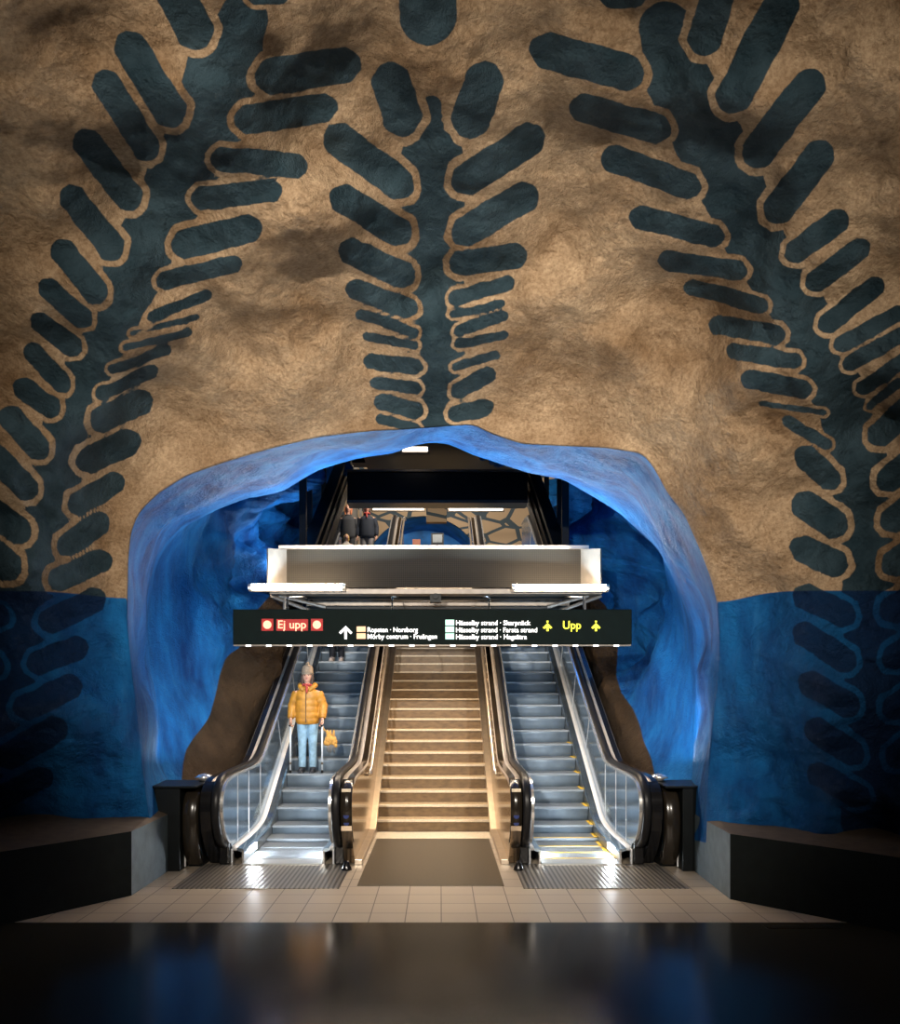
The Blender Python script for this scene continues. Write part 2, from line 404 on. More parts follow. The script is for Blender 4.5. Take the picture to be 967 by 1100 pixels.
# ------------------------------------------------------------ the cave: vaulted hall with an arched recess
O_PTS = [(165,905),(158,860),(153,820),(148,770),(141,710),(137,670),(137,640),(138,600),(141,570),(150,550),(170,530),(200,511),
         (240,497),(290,482),(345,469),(400,463),(440,461),(480,458),(508,456),(528,466),(560,477),(600,479),(650,481),(690,487),
         (703,503),(716,528),(735,552),(752,590),(764,622),(770,645),(773,690),(770,740),(764,790),(760,840),(757,905)]
I_PTS = [(205,905),(190,860),(179,830),(176,794),(169,755),(161,710),(160,670),(163,640),(168,612),(180,585),(196,567),(214,557),
         (232,547),(262,535),(300,529),(342,506),(382,495),(420,487),(445,477),(460,474),(482,475),(510,488),(540,498),(575,508),
         (605,514),(640,535),(667,552),(690,573),(706,588),(718,606),(728,628),(738,670),(744,730),(746,790),(744,835),(735,870),(725,905)]
def resample(pts, n):
    """n points by the angle they make around the centre of the recess floor"""
    d = [0]
    for a, b in zip(pts, pts[1:]): d.append(d[-1]+math.hypot(b[0]-a[0], b[1]-a[1]))
    out = []; L = d[-1]; j = 0
    for i in range(n):
        s = L*i/(n-1)
        while j < len(d)-2 and d[j+1] < s: j += 1
        f = (s-d[j])/(d[j+1]-d[j]); out.append((pts[j][0]*(1-f)+pts[j+1][0]*f, pts[j][1]*(1-f)+pts[j+1][1]*f))
    return np.array(out)
NT = 660
def sm(a, k=5):
    b = a.copy()
    for _ in range(k): b[1:-1] = (b[:-2]+b[1:-1]*2+b[2:])/4
    return b
Cc = np.array([463.0, 905.0])
def by_angle(pts, lo, hi):
    q = resample(pts, 3000); ang = np.arctan2(-(q[:,1]-Cc[1]), q[:,0]-Cc[0]); ang = np.where(ang < -1, ang+2*np.pi, ang)
    t = np.linspace(math.pi, 0, NT)
    order = np.argsort(ang); r = np.hypot(q[:,0]-Cc[0], q[:,1]-Cc[1])
    return t, np.interp(t, ang[order], r[order])
TH, RO = by_angle(O_PTS, 0, 1); _, RI = by_angle(I_PTS, 0, 1)
RO = sm(RO, 12); RI = sm(RI, 12)
CT, ST = np.cos(TH), -np.sin(TH)         # image y grows downwards

PLANES = [((0.0, 1.0, 0.05), 10.12, 7), ((-.63, .776, .16), 9.78, 7), ((.63, .776, .16), 9.52, 7),
          ((0, .18, .984), 5.55, 7), ((-.55, .30, .78), 7.9, 7), ((.55, .30, .78), 7.7, 7), ((-1, 0, .1), 9.0, 7), ((1, 0, .1), 9.0, 7)]
def hall_depth(px, py):
    u = (px-CX)/F; w = (HY-py)/F; acc = np.zeros_like(px)
    for (a, b_, c), k, p in PLANES:
        dn = a*u+b_+c*w; t = np.where(dn > 1e-3, k/np.maximum(dn, 1e-3), 1e6)
        acc += t**-8.0
    return acc**(-1/8.0)
sgrid = np.concatenate([np.arange(0, 24, 2.5), np.arange(24, 900, 4.2), 900*1.12**np.arange(0, 17)])
front_px = []; front = []
for s in sgrid:
    R = RO+s
    px = Cc[0]+R*CT; py = Cc[1]+R*ST
    d = hall_depth(px, py)
    front_px.append((px, py)); front.append(np.stack([(px-CX)/F*d, d, EYE+(HY-py)/F*d], 1))
# backwards closure behind the camera
last = front[-1]; 
for yy in (0.3, -1.5, -4, -7, -10): 
    q = last.copy(); q[:,1] = np.minimum(q[:,1], yy); q[:, 1] = yy; front.append(q); front_px.append((front_px[-1][0]*1, front_px[-1][1]*1))
# recess rings going in from the outline
o_x = Cc[0]+RO*CT; o_y = Cc[1]+RO*ST; dO = hall_depth(o_x, o_y)
OW = np.stack([(o_x-CX)/F*dO, dO, EYE+(HY-o_y)/F*dO], 1)
i_x = Cc[0]+RI*CT; i_y = Cc[1]+RI*ST; dI = 11.0+1.0*np.sin(TH)
IW = np.stack([(i_x-CX)/F*dI, dI, EYE+(HY-i_y)/F*dI], 1)
def zline(Y): return .2+max(0.0, Y-11.8)*.5775
sfrac = np.concatenate([[0], np.cumsum(np.hypot(np.diff(IW[:,0]), np.diff(IW[:,2])))]); sfrac /= sfrac[-1]
def section(Y, hw, zt, foot=2.97):
    zl = zline(Y)
    pts = [(-foot, zl+.25), (-foot-.06, zl+.75), (-(foot*.55+hw*.45), zl+1.25), (-hw*1.0, zl+2.3), (-hw*1.02, (zl+zt)/2+.4), (-hw*.86, zt-.9), (-hw*.5, zt-.2), (0, zt)]
    pts = [(-.11+x, z) for x, z in pts] + [(-.11-x, z) for x, z in pts[-2::-1]]
    pts = smooth_path(pts, 3)
    d = [0]
    for a, b in zip(pts, pts[1:]): d.append(d[-1]+math.hypot(b[0]-a[0], b[1]-a[1]))
    d = np.array(d)/d[-1]; a = np.array(pts)
    return np.stack([np.interp(sfrac, d, a[:,0]), np.full(NT, Y), np.interp(sfrac, d, a[:,1])], 1)
keys = [(0, OW), (.30, None), (1.0, IW), (1.45, section(12.7, 3.75, 6.9)), (2.2, section(14.2, 3.75, 7.4)), (3.2, section(16.2, 3.55, 8.4)),
        (4.6, section(19.0, 3.4, 10.0)), (5.8, section(21.5, 3.7, 11.5)), (7, section(24, 5.4, 13.0))]
mid = OW*.72+IW*.28; mid[:,1] = OW[:,1]+.62
cen = np.array([-.1, 0, 3.0]); dirn = OW-cen; dirn[:,1] = 0
mid -= dirn/np.linalg.norm(dirn, axis=1)[:,None]*.03
keys[1] = (.30, mid)
recess = []
ts = np.concatenate([np.linspace(0, 1, 26)[1:], np.linspace(1, 7, 80)[1:]])
kt = np.array([k for k, _ in keys]); kv = np.stack([v for _, v in keys])
for t in ts:
    j = min(np.searchsorted(kt, t, side='right')-1, len(kt)-2); f = (t-kt[j])/(kt[j+1]-kt[j])
    if kt[j] >= 1.0: f = f*f*(3-2*f)*.35+f*.65
    recess.append(kv[j]*(1-f)+kv[j+1]*f)
rings = recess[::-1]+front; NR = len(rings); NREC = len(recess)
V = np.concatenate(rings).reshape(NR, NT, 3)
# rock relief (moves the rock outwards or inwards along the line from the middle of the hall)
def relief(p):
    a = noise.fractal(Vector((p[0]*.40, p[1]*.40, p[2]*.40+3)), 1.0, 2.0, 1)
    b = noise.fractal(Vector((p[0]*.85+7, p[1]*.85, p[2]*.85)), 1.3, 2.1, 2)
    c = noise.ridged_multi_fractal(Vector((p[0]*.8, p[1]*.8+4, p[2]*.8)), 1.0, 2.0, 2, 1.0, 2.0)
    return .80*a+.80*b+.20*(c-.85)+.07*noise.fractal(Vector((p[0]*4.2, p[1]*4.2, p[2]*4.2)), .7, 2.0, 3)
org = np.array([0, 0, EYE])
disp = np.zeros((NR, NT))
for i in range(NR):
    for j in range(NT):
        disp[i, j] = relief(V[i, j])
edge = np.ones(NR)
for i in range(NR):
    k = abs(i-NREC); edge[i] = .02+.98*min(1, k/34)**.8 if i >= NREC else (.01+.18*math.sin(math.pi*k/26) if k <= 26 else .01+.99*min(1, (k-26)/18))
disp *= edge[:, None]
disp[NREC:] *= 1-.16*np.clip((V[NREC:, :, 2]-4.6)/1.2, 0, 1)-.24*np.clip((8.5-V[NREC:, :, 1])/3, 0, 1)
outv = np.zeros_like(V)
outv[NREC:] = V[NREC:]-org                       # hall: along the view from its middle
rc = V[:NREC].copy(); axis = np.stack([np.full((NREC, NT), -.11), rc[..., 1], EYE*.6+np.maximum(0, rc[..., 1]-11)*.6+1.2], -1)
outv[:NREC] = rc-axis
outv /= np.maximum(np.linalg.norm(outv, axis=2, keepdims=True), 1e-6)
fadeb = np.clip((sfrac*14), 0, 1)*np.clip((1-sfrac)*14, 0, 1)
disp[:NREC] *= fadeb[None, :]*1.25
V = V+outv*disp[..., None]
V = V.reshape(-1, 3)
# painted pattern, measured where the painter put it on the rock
px = CX+F*V[:, 0]/np.maximum(V[:, 1], .25); py = HY-F*(V[:, 2]-EYE)/np.maximum(V[:, 1], .25)
bp_ = np.stack([px, py], 1)
LEAVES = [
 (180,-25,209,32,21),(140,51,183,119,18),(114,90,157,158,15),(94,154,138,211,16),(79,214,119,265,15),(68,271,102,313,14),(52,310,88,341,12),
 (44,346,78,373,11),(36,379,66,411,11),(26,418,54,437,12),(12,449,40,480,14),(-6,490,28,524,14),(-20,540,20,570,15),(-22,582,8,608,16),
 (275,-4,300,-4,10),(294,82,368,70,20),(268,128,346,116,16),(240,171,318,178,14),(218,213,290,205,13),(200,262,265,246,16),(178,301,250,284,10),
 (163,340,222,317,10),(143,358,211,341,5.5),(135,373,202,357,5.5),(121,397,178,376,7.5),(110,422,163,399,7.5),(110,451,150,432,14),
 (96,494,137,475,14.5),(85,541,122,519,14.5),(73,585,105,563,15),(64,622,107,603,13),
 (55,667,100,645,14),(42,712,82,696,13),(28,760,75,738,14),(10,812,58,784,15),(-5,860,44,836,13),(-25,655,-3,662,13),(-30,705,-8,715,13),
 (420,88,432,125,21),(520,88,506,128,21),
 (365,150,427,197,18),(370,214,427,249,16),(379,271,431,295,15),(383,311,438,331,11),(388,338,444,357,8),(393,361,446,371,6),(399,388,446,394,9),
 (403,411,447,417,6.5),(411,432,446,441,10),(409,450,446,460,6),
 (503,192,568,150,18),(502,248,562,212,17),(496,283,553,275,14),(491,320,545,304,10),(487,338,538,326,5.5),(493,355,540,340,7.5),(493,370,541,360,5),
 (489,394,532,382,6),(494,420,524,402,11.5),(492,444,520,438,10),
 (590,55,672,78,20),(628,116,705,138,16),(661,171,738,199,15),(690,234,765,253,13),(718,280,792,291,11),(744,308,817,328,9),(772,349,833,359,11),
 (789,377,853,388,9),(806,407,862,418,10.5),(818,434,885,443,5),(846,452,887,477,12),(867,492,890,513,16),(866,543,895,562,16),(864,590,896,605,15),
 (866,641,906,660,14),(866,682,906,709,14),(872,735,910,757,14),(878,785,915,808,14),(880,832,922,855,13),
 (658,-4,682,-4,13),(775,-20,757,42,18),(840,5,789,103,20),(869,92,815,163,18),(880,166,837,224,17),(899,238,855,270,13),(923,268,877,302,12),
 (940,308,890,347,11),(965,337,905,370,9.5),(967,360,915,390,9.5),(975,385,928,417,10),(967,410,935,435,6),(975,440,946,467,14),(985,490,955,515,14),
 (990,535,960,558,15),(990,585,962,605,15),(985,640,960,655,15),(985,690,962,705,14),(985,745,962,760,14),(985,795,965,812,14)]
STEMS = [[(262,18,22),(240,75,34),(228,125,34),(200,182,34),(184,220,30),(160,262,30),(137,302,28),(119,341,26),(108,372,24),(88,412,22),(76,448,24),
          (65,492,26),(52,530,26),(40,570,26),(30,612,26),(24,660,26),(10,730,26),(-14,820,26)],
         [(460,-80,26),(460,18,26)], [(464,112,8),(465,150,12),(465,170,28),(465,230,30),(467,300,28),(469,350,26),(468,400,26),(466,470,26)],
         [(715,30,24),(728,84,30),(758,143,32),(787,202,30),(808,252,28),(833,295,26),(851,318,26),(872,362,26),(891,402,26),(906,433,24),(919,473,26),
          (925,516,28),(934,563,28),(937,609,28),(940,700,28),(940,780,28),(936,880,28)]]
def segdist(x0, y0, x1, y1):
    d = np.array([x1-x0, y1-y0]); L2 = d@d
    t = np.clip(((bp_[:,0]-x0)*d[0]+(bp_[:,1]-y0)*d[1])/max(L2, 1e-6), 0, 1)
    return np.hypot(bp_[:,0]-x0-t*d[0], bp_[:,1]-y0-t*d[1]), t
def seg_gap(p, q):
    t = np.linspace(0, 1, 24)[:, None]
    A = np.array(p[:2])*(1-t)+np.array(p[2:4])*t; B = np.array(q[:2])*(1-t)+np.array(q[2:4])*t
    return np.sqrt(((A[:, None]-B[None])**2).sum(-1)).min()
LEAVES = [list(k) for k in LEAVES]
for _ in range(2):
    for i, p in enumerate(LEAVES):
        for q in LEAVES[:i]:
            room = seg_gap(p, q)-3.2; tot = p[4]+q[4]
            if tot > room: p[4] *= max(room, 3)/tot; q[4] *= max(room, 3)/tot
leaf = np.full(len(V), 60.0); gap = np.full(len(V), 60.0); second = np.full(len(V), 70.0); stem = np.full(len(V), 60.0)
for x0, y0, x1, y1, r in LEAVES:
    d, t = segdist(x0, y0, x1, y1)
    dx, dy = x1-x0, y1-y0; L = math.hypot(dx, dy); dx /= L; dy /= L
    # blunt octagonal ends
    ax = np.abs((bp_[:,0]-(x0+x1)/2)*dx+(bp_[:,1]-(y0+y1)/2)*dy)-L/2; ay = np.abs(-(bp_[:,0]-(x0+x1)/2)*dy+(bp_[:,1]-(y0+y1)/2)*dx)
    oc = np.maximum(np.maximum(ax*.95, ay), (ax+ay)*.74)-r
    d = .35*(d-r)+.65*oc
    gap = np.minimum(gap, d-float(np.clip(r*.46, 3.2, 8.5)))
    second = np.where(d < leaf, leaf, np.minimum(second, d)); leaf = np.minimum(leaf, d)
for st in STEMS:
    for a, b in zip(st, st[1:]):
        d, t = segdist(a[0], a[1], b[0], b[1]); stem = np.minimum(stem, d-(a[2]*(1-t)+b[2]*t)*1.18)
ridx = np.repeat(np.arange(NR), NT)
front_mask = ridx >= NREC; far = (ridx >= NR-9) | (V[:, 1] < .6)
sep = np.clip(second-leaf, 0, 30)
leaf[far] = 60; stem[far] = 60
leaf[~front_mask] = 60; stem[~front_mask] = 60
blue = np.where(front_mask, 634.5+8*np.exp(-((px-137)/60.0)**2)+12*np.exp(-((px-770)/45.0)**2)-py, -10.0)
blue[ridx == NREC] = 0.0
blue[(ridx > NREC) & (py < 620) ] = np.maximum(blue[(ridx > NREC) & (py < 620)], 6)
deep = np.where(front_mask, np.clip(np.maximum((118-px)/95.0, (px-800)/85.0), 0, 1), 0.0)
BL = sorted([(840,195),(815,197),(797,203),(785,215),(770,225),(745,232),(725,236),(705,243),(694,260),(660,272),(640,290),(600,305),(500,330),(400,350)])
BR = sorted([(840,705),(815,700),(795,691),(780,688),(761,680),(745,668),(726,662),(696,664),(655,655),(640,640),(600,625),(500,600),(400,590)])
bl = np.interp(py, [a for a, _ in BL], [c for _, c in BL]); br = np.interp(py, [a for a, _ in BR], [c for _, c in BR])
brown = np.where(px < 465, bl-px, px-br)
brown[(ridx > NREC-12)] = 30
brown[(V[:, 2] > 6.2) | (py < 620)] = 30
# vertex normals of the whole rock, shared by the pieces it is divided into
idx = np.arange(NR*NT).reshape(NR, NT)
a, b_, c, d_ = idx[:-1, :-1].ravel(), idx[1:, :-1].ravel(), idx[1:, 1:].ravel(), idx[:-1, 1:].ravel()
quads = np.stack([a, d_, c, b_], 1)
fn = np.cross(V[quads[:, 2]]-V[quads[:, 0]], V[quads[:, 3]]-V[quads[:, 1]])
VN = np.zeros_like(V)
for k in range(4): np.add.at(VN, quads[:, k], fn)
VN /= np.maximum(np.linalg.norm(VN, axis=1, keepdims=True), 1e-9)
qring = ridx[quads[:, 0]]; qx = V[quads, 0].mean(1); qb = blue[quads].mean(1); qpx = px[quads].mean(1)
isrec = qring < NREC
isceil = (~isrec) & (qb > 0); isl = ~isceil & (qx < -.11); isr = ~isceil & (qx >= -.11)
def shell(name, mask, label):
    q = quads[mask]; used, inv = np.unique(q, return_inverse=True); q = inv.reshape(-1, 4)
    me = bpy.data.meshes.new(name)
    me.vertices.add(len(used)); me.vertices.foreach_set('co', V[used].astype(np.float32).ravel())
    me.loops.add(len(q)*4); me.loops.foreach_set('vertex_index', q.astype(np.int32).ravel())
    me.polygons.add(len(q)); me.polygons.foreach_set('loop_start', np.arange(0, len(q)*4, 4, dtype=np.int32))
    me.update(); me.validate()
    me.polygons.foreach_set('use_smooth', [True]*len(me.polygons))
    me.normals_split_custom_set_from_vertices(VN[used].tolist())
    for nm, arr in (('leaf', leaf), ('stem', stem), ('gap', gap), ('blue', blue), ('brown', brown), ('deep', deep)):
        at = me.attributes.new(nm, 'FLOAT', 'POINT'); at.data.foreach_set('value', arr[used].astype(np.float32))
    o = link_mesh(name, me, 'cave'); tag(o, label, kind='structure')
    return o
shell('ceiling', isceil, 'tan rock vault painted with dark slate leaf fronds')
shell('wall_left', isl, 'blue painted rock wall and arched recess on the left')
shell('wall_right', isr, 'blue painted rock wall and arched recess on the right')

# back of the hall, floors, plinths
tag(obj('wall_back', bx((-14, -10.6, -1), (14, -10, 9)), 'dark_wall'), kind='structure')
tag(obj('floor', bx((-13, -10, -.3), (13, 7.55, 0)), 'terrazzo'), 'polished dark terrazzo floor of the platform hall', kind='structure')
tag(obj('floor', bx((-13, 7.55, -.3), (13, 12.4, 0)), 'tiles'), 'pale square tile floor in front of the stairs', kind='structure')
tag(obj('trim_1', bx((-.95, 8.95, 0), (.73, 12.34, .004)), 'mat_brown'), 'polished dark stone landing before the stairs', kind='structure')
tag(obj('trim_2', bx((-.98, 11.75, .0045), (.76, 12.30, .007)), 'nosing'), 'pale strip at the foot of the stairs', kind='structure')  # paler band over the floor before the first riser
def plinth(name, s, A, B, Cp, D, back, label):
    bm = bmesh.new()
    plan = [A, B, Cp, D]+back
    lo = [bm.verts.new((x, y, 0)) for x, y in plan]
    hi = [bm.verts.new((x, y, .70 if i < 4 else .80)) for i, (x, y) in enumerate(plan)]
    n_ = len(plan)
    fs = []
    for i in range(n_):
        j = (i+1) % n_; fs.append(bm.faces.new((lo[i], lo[j], hi[j], hi[i])))
    top = bm.faces.new(hi); bm.faces.new(lo[::-1])
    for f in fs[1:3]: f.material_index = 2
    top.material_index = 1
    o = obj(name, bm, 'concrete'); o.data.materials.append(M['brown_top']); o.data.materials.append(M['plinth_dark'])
    tag(o, label, kind='structure')
plinth('baseboard_left', -1, (-3.36, 9.70), (-3.36, 8.53), (-4.10, 7.56), (-8.4, 2.2), [(-9.6, 3.6), (-5.2, 9.0), (-3.95, 9.9), (-3.6, 10.6)], 'low dark plinth along the left rock wall')
plinth('baseboard_right', 1, (3.14, 9.70), (3.10, 8.38), (3.98, 7.49), (8.4, 2.4), [(9.6, 3.6), (5.2, 9.0), (3.95, 9.6), (3.5, 10.6)], 'low dark plinth along the right rock wall')
tag(obj('trim_3', bx((4.55, 8.35, .76), (6.2, 8.55, .80)), 'plank'), kind='structure')
hb = bmesh.new()
for a_, b2 in (((3.08,7.36),(3.76,7.375)),((3.08,7.515),(3.76,7.53)),((3.08,7.36),(3.095,7.53)),((3.745,7.36),(3.76,7.53))):
    box(hb, (a_[0], a_[1], 0), (b2[0], b2[1], .004))
tag(obj('floor_hatch', hb, 'bronze'), 'thin metal frame of a hatch let into the dark floor', 'hatch')

# ------------------------------------------------------------ escalators
RAIL = smooth_path([(10.18, .24), (9.92, .26), (9.70, .42), (9.57, .72), (9.62, 1.00), (9.85, 1.15), (10.4, 1.17), (11.35, 1.17), (11.75, 1.20), (12.15, 1.40),
        (16, 1.40+3.85*.5775), (22.0, 1.40+9.85*.5775), (22.5, 7.22), (23.6, 7.24)], 3)
DECK = smooth_path([(10.08, .17), (11.2, .18), (11.75, .25), (12.15, .47), (16, .47+3.85*.5775), (22.1, .47+9.95*.5775), (22.6, 6.36), (23.6, 6.36)], 3)
def rail_off(o):
    ns = normals2(RAIL); return [(y+n_[0]*o, z+n_[1]*o) for (y, z), n_ in zip(RAIL, ns)]
def zcurve(n_):
    if n_ >= 0: return .2+.2183*n_
    return {-1: .075, -2: .025}.get(n_, .015)
def escalator(c, sh, label, yellow, outer):
    """outer: -1 when the rock is on the left of this escalator, +1 when on the right"""
    e = empty('escalator', (c, 10.3, 0), label, 'escalator')
    def loc(bm):
        bmesh.ops.translate(bm, verts=bm.verts, vec=(-c, -10.3, 0)); return bm
    for n_ in range(-4, 29):
        yl = 11.8+.378*(n_-sh) if n_ > -4 else 10.3; z = zcurve(n_)-(.2183*sh*0)
        z = z if z < 6.18 else 6.17
        y1 = 11.8+.378*(n_+1-sh)+.02
        bm = bmesh.new(); box(bm, (c-.5, yl, z-.03), (c+.5, y1, z))
        k = 46
        for i in range(k):
            x = c-.497+i*(.994/k); box(bm, (x, yl-.002, z), (x+.010, y1-.02, z+.006))
        t = obj('step', loc(bm), 'step_tread', e)
        if n_ >= -1:
            bm = bmesh.new(); zb = zcurve(n_-1)+.006
            prof = [(yl+.004, z-.004), (yl+.016, z-(z-zb)*.3), (yl+.030, z-(z-zb)*.6), (yl+.036, zb-.05), (yl+.06, zb-.05), (yl+.03, z-.006)]
            plate(bm, prof, c-.5, c+.5)
            obj('riser', loc(bm), 'step_riser', t, True)
        if yellow and n_ <= 5:
            bm = bmesh.new(); box(bm, (c+.455, yl, z+.005), (c+.497, y1-.03, z+.009))
            if n_ < 0: box(bm, (c-.497, yl, z+.005), (c+.497, yl+.03, z+.009))
            obj('edge_marking', loc(bm), 'yellow', t)
    # comb plate
    bm = bmesh.new(); box(bm, (c-.5, 10.0, .004), (c+.5, 10.26, .020))
    for i in range(50): x = c-.495+i*.0198; box(bm, (x, 10.26, .012), (x+.009, 10.33, .022))
    obj('comb_plate', loc(bm), 'comb', e)
    for s in (-1, 1):
        X = lambda v: c+s*v
        # skirt below the inner deck
        bm = bmesh.new(); bot = [(y, z-.42) for y, z in DECK]
        plate(bm, [(y, z) for y, z in DECK]+[(y, max(0.0, z) if y < 12 else z) for y, z in bot[::-1]], X(.505), X(.53))
        obj('skirt', loc(bm), 'steel', e)
        bm = bmesh.new(); sweep(bm, DECK, [(X(.50), -.03), (X(.50), .0), (X(.52), .022), (X(.595), .035), (X(.595), .0)])
        obj('inner_deck', loc(bm), 'panel', e)
        bm = bmesh.new(); sweep(bm, DECK, [(X(.592), .0), (X(.592), .040), (X(.605), .055), (X(.650), .062), (X(.662), .055), (X(.662), .0)])
        obj('deck_trim', loc(bm), 'trim_white', e, True)
        # comb light set in the skirt, and the end post of the skirt
        bm = bmesh.new(); box(bm, (X(.490), 10.40, .075), (X(.499), 10.72, .150))
        obj('comb_light', loc(bm), 'comb_light', e)
        bm = bmesh.new(); box(bm, (X(.638), 10.03, .0), (X(.665), 10.10, .20))
        obj('skirt_end', loc(bm), 'steel_bright', e, bevel=.01)
        # balustrade panel
        inner = rail_off(-.045)
        up = [p for p in inner if not (p[0] < 10.2 and p[1] < .30)]
        poly = up+[(y, z+.03) for y, z in DECK[::-1]]
        bm = bmesh.new(); plate(bm, poly, X(.655), X(.675))
        pan = obj('balustrade_panel', loc(bm), 'panel', e)
        for yj in (10.35, 10.95, 11.65, 12.9, 14.2, 15.6, 17, 18.4, 19.8, 21.2):
            lean = .35 if yj > 11.8 else .05
            zb = np.interp(yj+lean, [p[0] for p in DECK], [p[1] for p in DECK])+.03
            seg_ = [p for p in inner if p[1] > .9]; zt = np.interp(yj, [p[0] for p in seg_], [p[1] for p in seg_])-.01
            bm = bmesh.new(); tube(bm, [(X(.653), yj+(lean if yj > 11.8 else .0), zb), (X(.653), yj, zt)], .006, 6)
            obj('panel_joint', loc(bm), 'steel_bright', pan)
        # bright trim along the edge of the panel, below the handrail
        bm = bmesh.new(); sweep(bm, RAIL, [(X(.645), -.055), (X(.645), -.02), (X(.685), -.02), (X(.685), -.055)])
        obj('edge_trim', loc(bm), 'chrome', e)
        # handrail
        bm = bmesh.new(); sweep(bm, RAIL, [(X(.69), -.022), (X(.682), .0), (X(.69), .022), (X(.715), .034), (X(.755), .034), (X(.778), .022), (X(.785), 0), (X(.778), -.022)])
        obj('handrail', loc(bm), 'rubber', e, True)
        bm = bmesh.new(); box(bm, (X(.67), 9.98, .01), (X(.80), 10.30, .30))
        obj('handrail_inlet', loc(bm), 'black_gloss', e, bevel=.02)
        # outer deck and casing
        w0 = .80; w1 = .93
        top = [p for p in rail_off(-.03) if p[1] > .6]
        bm = bmesh.new(); plate(bm, [(10.05, .02)]+[(9.82, .25), (9.66, .5)]+top[0:]+[(23.6, 5.9), (22.4, 5.8), (12.6, .02)], X(w0), X(w1))
        obj('outer_casing', loc(bm), 'bronze' if s != outer else 'black_gloss', e)
        path = [p for p in RAIL if p[1] > 1.0 and p[0] > 9.80]
        bm = bmesh.new(); sweep(bm, path, [(X(.785), -.045), (X(.785), -.02), (X(w1+.012), -.045), (X(w1+.012), -.075)])
        obj('outer_deck', loc(bm), 'deck', e, True)
        bm = bmesh.new(); plate(bm, [(y, z) for y, z in rail_off(-.10) if z > .3]+[(23, 6.3), (12.2, .3), (10.2, .05)], X(.68), X(.80))
        obj('balustrade_core', loc(bm), 'black', e)
        if s != outer:
            path = [p for p in RAIL if .26 < p[1] < 1.16 and p[0] < 9.90]
            bm = bmesh.new(); sweep(bm, path, [(X(.795), -.05), (X(.795), -.012), (X(.935), -.012), (X(.935), -.05)])
            obj('front_cover', loc(bm), 'casing_black', e, True)
            for zz in (.60, .69, .79, .88):
                bm = bmesh.new(); bmesh.ops.create_cone(bm, cap_ends=True, segments=20, radius1=.034, radius2=.034, depth=.006,
                    matrix=Matrix.Translation((X(.865), np.interp(zz, [.25, .5, .72, 1.0], [9.82, 9.66, 9.593, 9.648])+.008, zz)) @ Matrix.Rotation(math.pi/2, 4, 'X'))
                obj('sticker', loc(bm), 'blue_disc', e)
            bm = bmesh.new(); box(bm, (X(.81), 9.612, .985), (X(.92), 9.65, 1.02)); obj('rating_plate', loc(bm), 'nosing', e)
    return e
escalator(-2.02, .13, 'escalator carrying the woman in the mustard jacket, blank steel steps', False, -1)
escalator(1.80, 0.0, 'empty escalator whose steps have yellow painted edges', True, 1)
for x0, x1, lb in ((-3.02, -1.14, 'ribbed metal floor grate before the escalator with the woman'), (.94, 2.80, 'ribbed metal floor grate before the escalator with yellow step edges')):
    bm = bmesh.new(); box(bm, (x0, 8.82, 0), (x1, 10.05, .006))
    o = obj('floor_grate', bm, 'grate'); tag(o, lb, 'floor grate'); shift_origin(o, (x0, 8.82, 0))
for x, lb in ((-1.16, 'small black rubber stop at the newel beside the blank escalator'), (.97, 'small black rubber stop at the newel beside the yellow-edged escalator')):
    bm = bmesh.new(); tube(bm, [(0, 0, .004), (0, 0, .03), (0, 0, .09), (0, 0, .12)], [.065, .06, .035, .02], 14)
    o = obj('door_stop', bm, 'black_gloss', smooth=True); o.location = (x, 9.72, .0); tag(o, lb, 'floor stop')

# ------------------------------------------------------------ staircase
st = empty('staircase', (-.11, 12.33, 0), 'broad stone staircase between the two escalators', 'stairs')
def sloc(bm): bmesh.ops.translate(bm, verts=bm.verts, vec=(.11, -12.33, 0)); return bm
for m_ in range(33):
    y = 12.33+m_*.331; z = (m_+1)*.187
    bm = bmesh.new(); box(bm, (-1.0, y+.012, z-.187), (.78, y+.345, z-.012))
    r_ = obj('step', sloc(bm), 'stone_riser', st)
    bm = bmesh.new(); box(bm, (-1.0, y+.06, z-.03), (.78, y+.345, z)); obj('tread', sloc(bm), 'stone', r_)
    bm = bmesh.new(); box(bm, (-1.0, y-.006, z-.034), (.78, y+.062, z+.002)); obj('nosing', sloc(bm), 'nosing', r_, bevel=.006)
SL = [(10.05, .0), (12.15, .0), (12.45, .12), (22.9, .12+10.45*.565)]
for s in (-1, 1):
    X = lambda v: -.11+s*v
    bm = bmesh.new(); plate(bm, [(10.02, .0), (10.02, .07), (12.1, .09), (12.35, .22), (22.9, .22+10.55*.565), (22.9, 5.7), (12.4, 0)], X(.885), X(.99))
    obj('stringer', sloc(bm), 'gold_rail', st, bevel=.008)
    path = [(X(1.0), 11.72, .98), (X(.96), 11.60, .98), (X(.93), 11.60, 1.0), (X(.92), 11.72, 1.07), (X(.92), 12.0, 1.24), (X(.92), 22.4, 1.24+10.4*.567), (X(.92), 23.2, 7.25)]
    bm = bmesh.new(); tube(bm, path, .026, 12); hr = obj('handrail', sloc(bm), 'gold_rail', st, True)
    for yb in np.arange(12.6, 22.5, 1.65):
        zb = 1.24+(yb-12)*.567
        bm = bmesh.new(); tube(bm, [(X(.92), yb, zb), (X(.92), yb, zb-.07), (X(.99), yb, zb-.10)], .010, 8); obj('bracket', sloc(bm), 'gold_rail', hr)

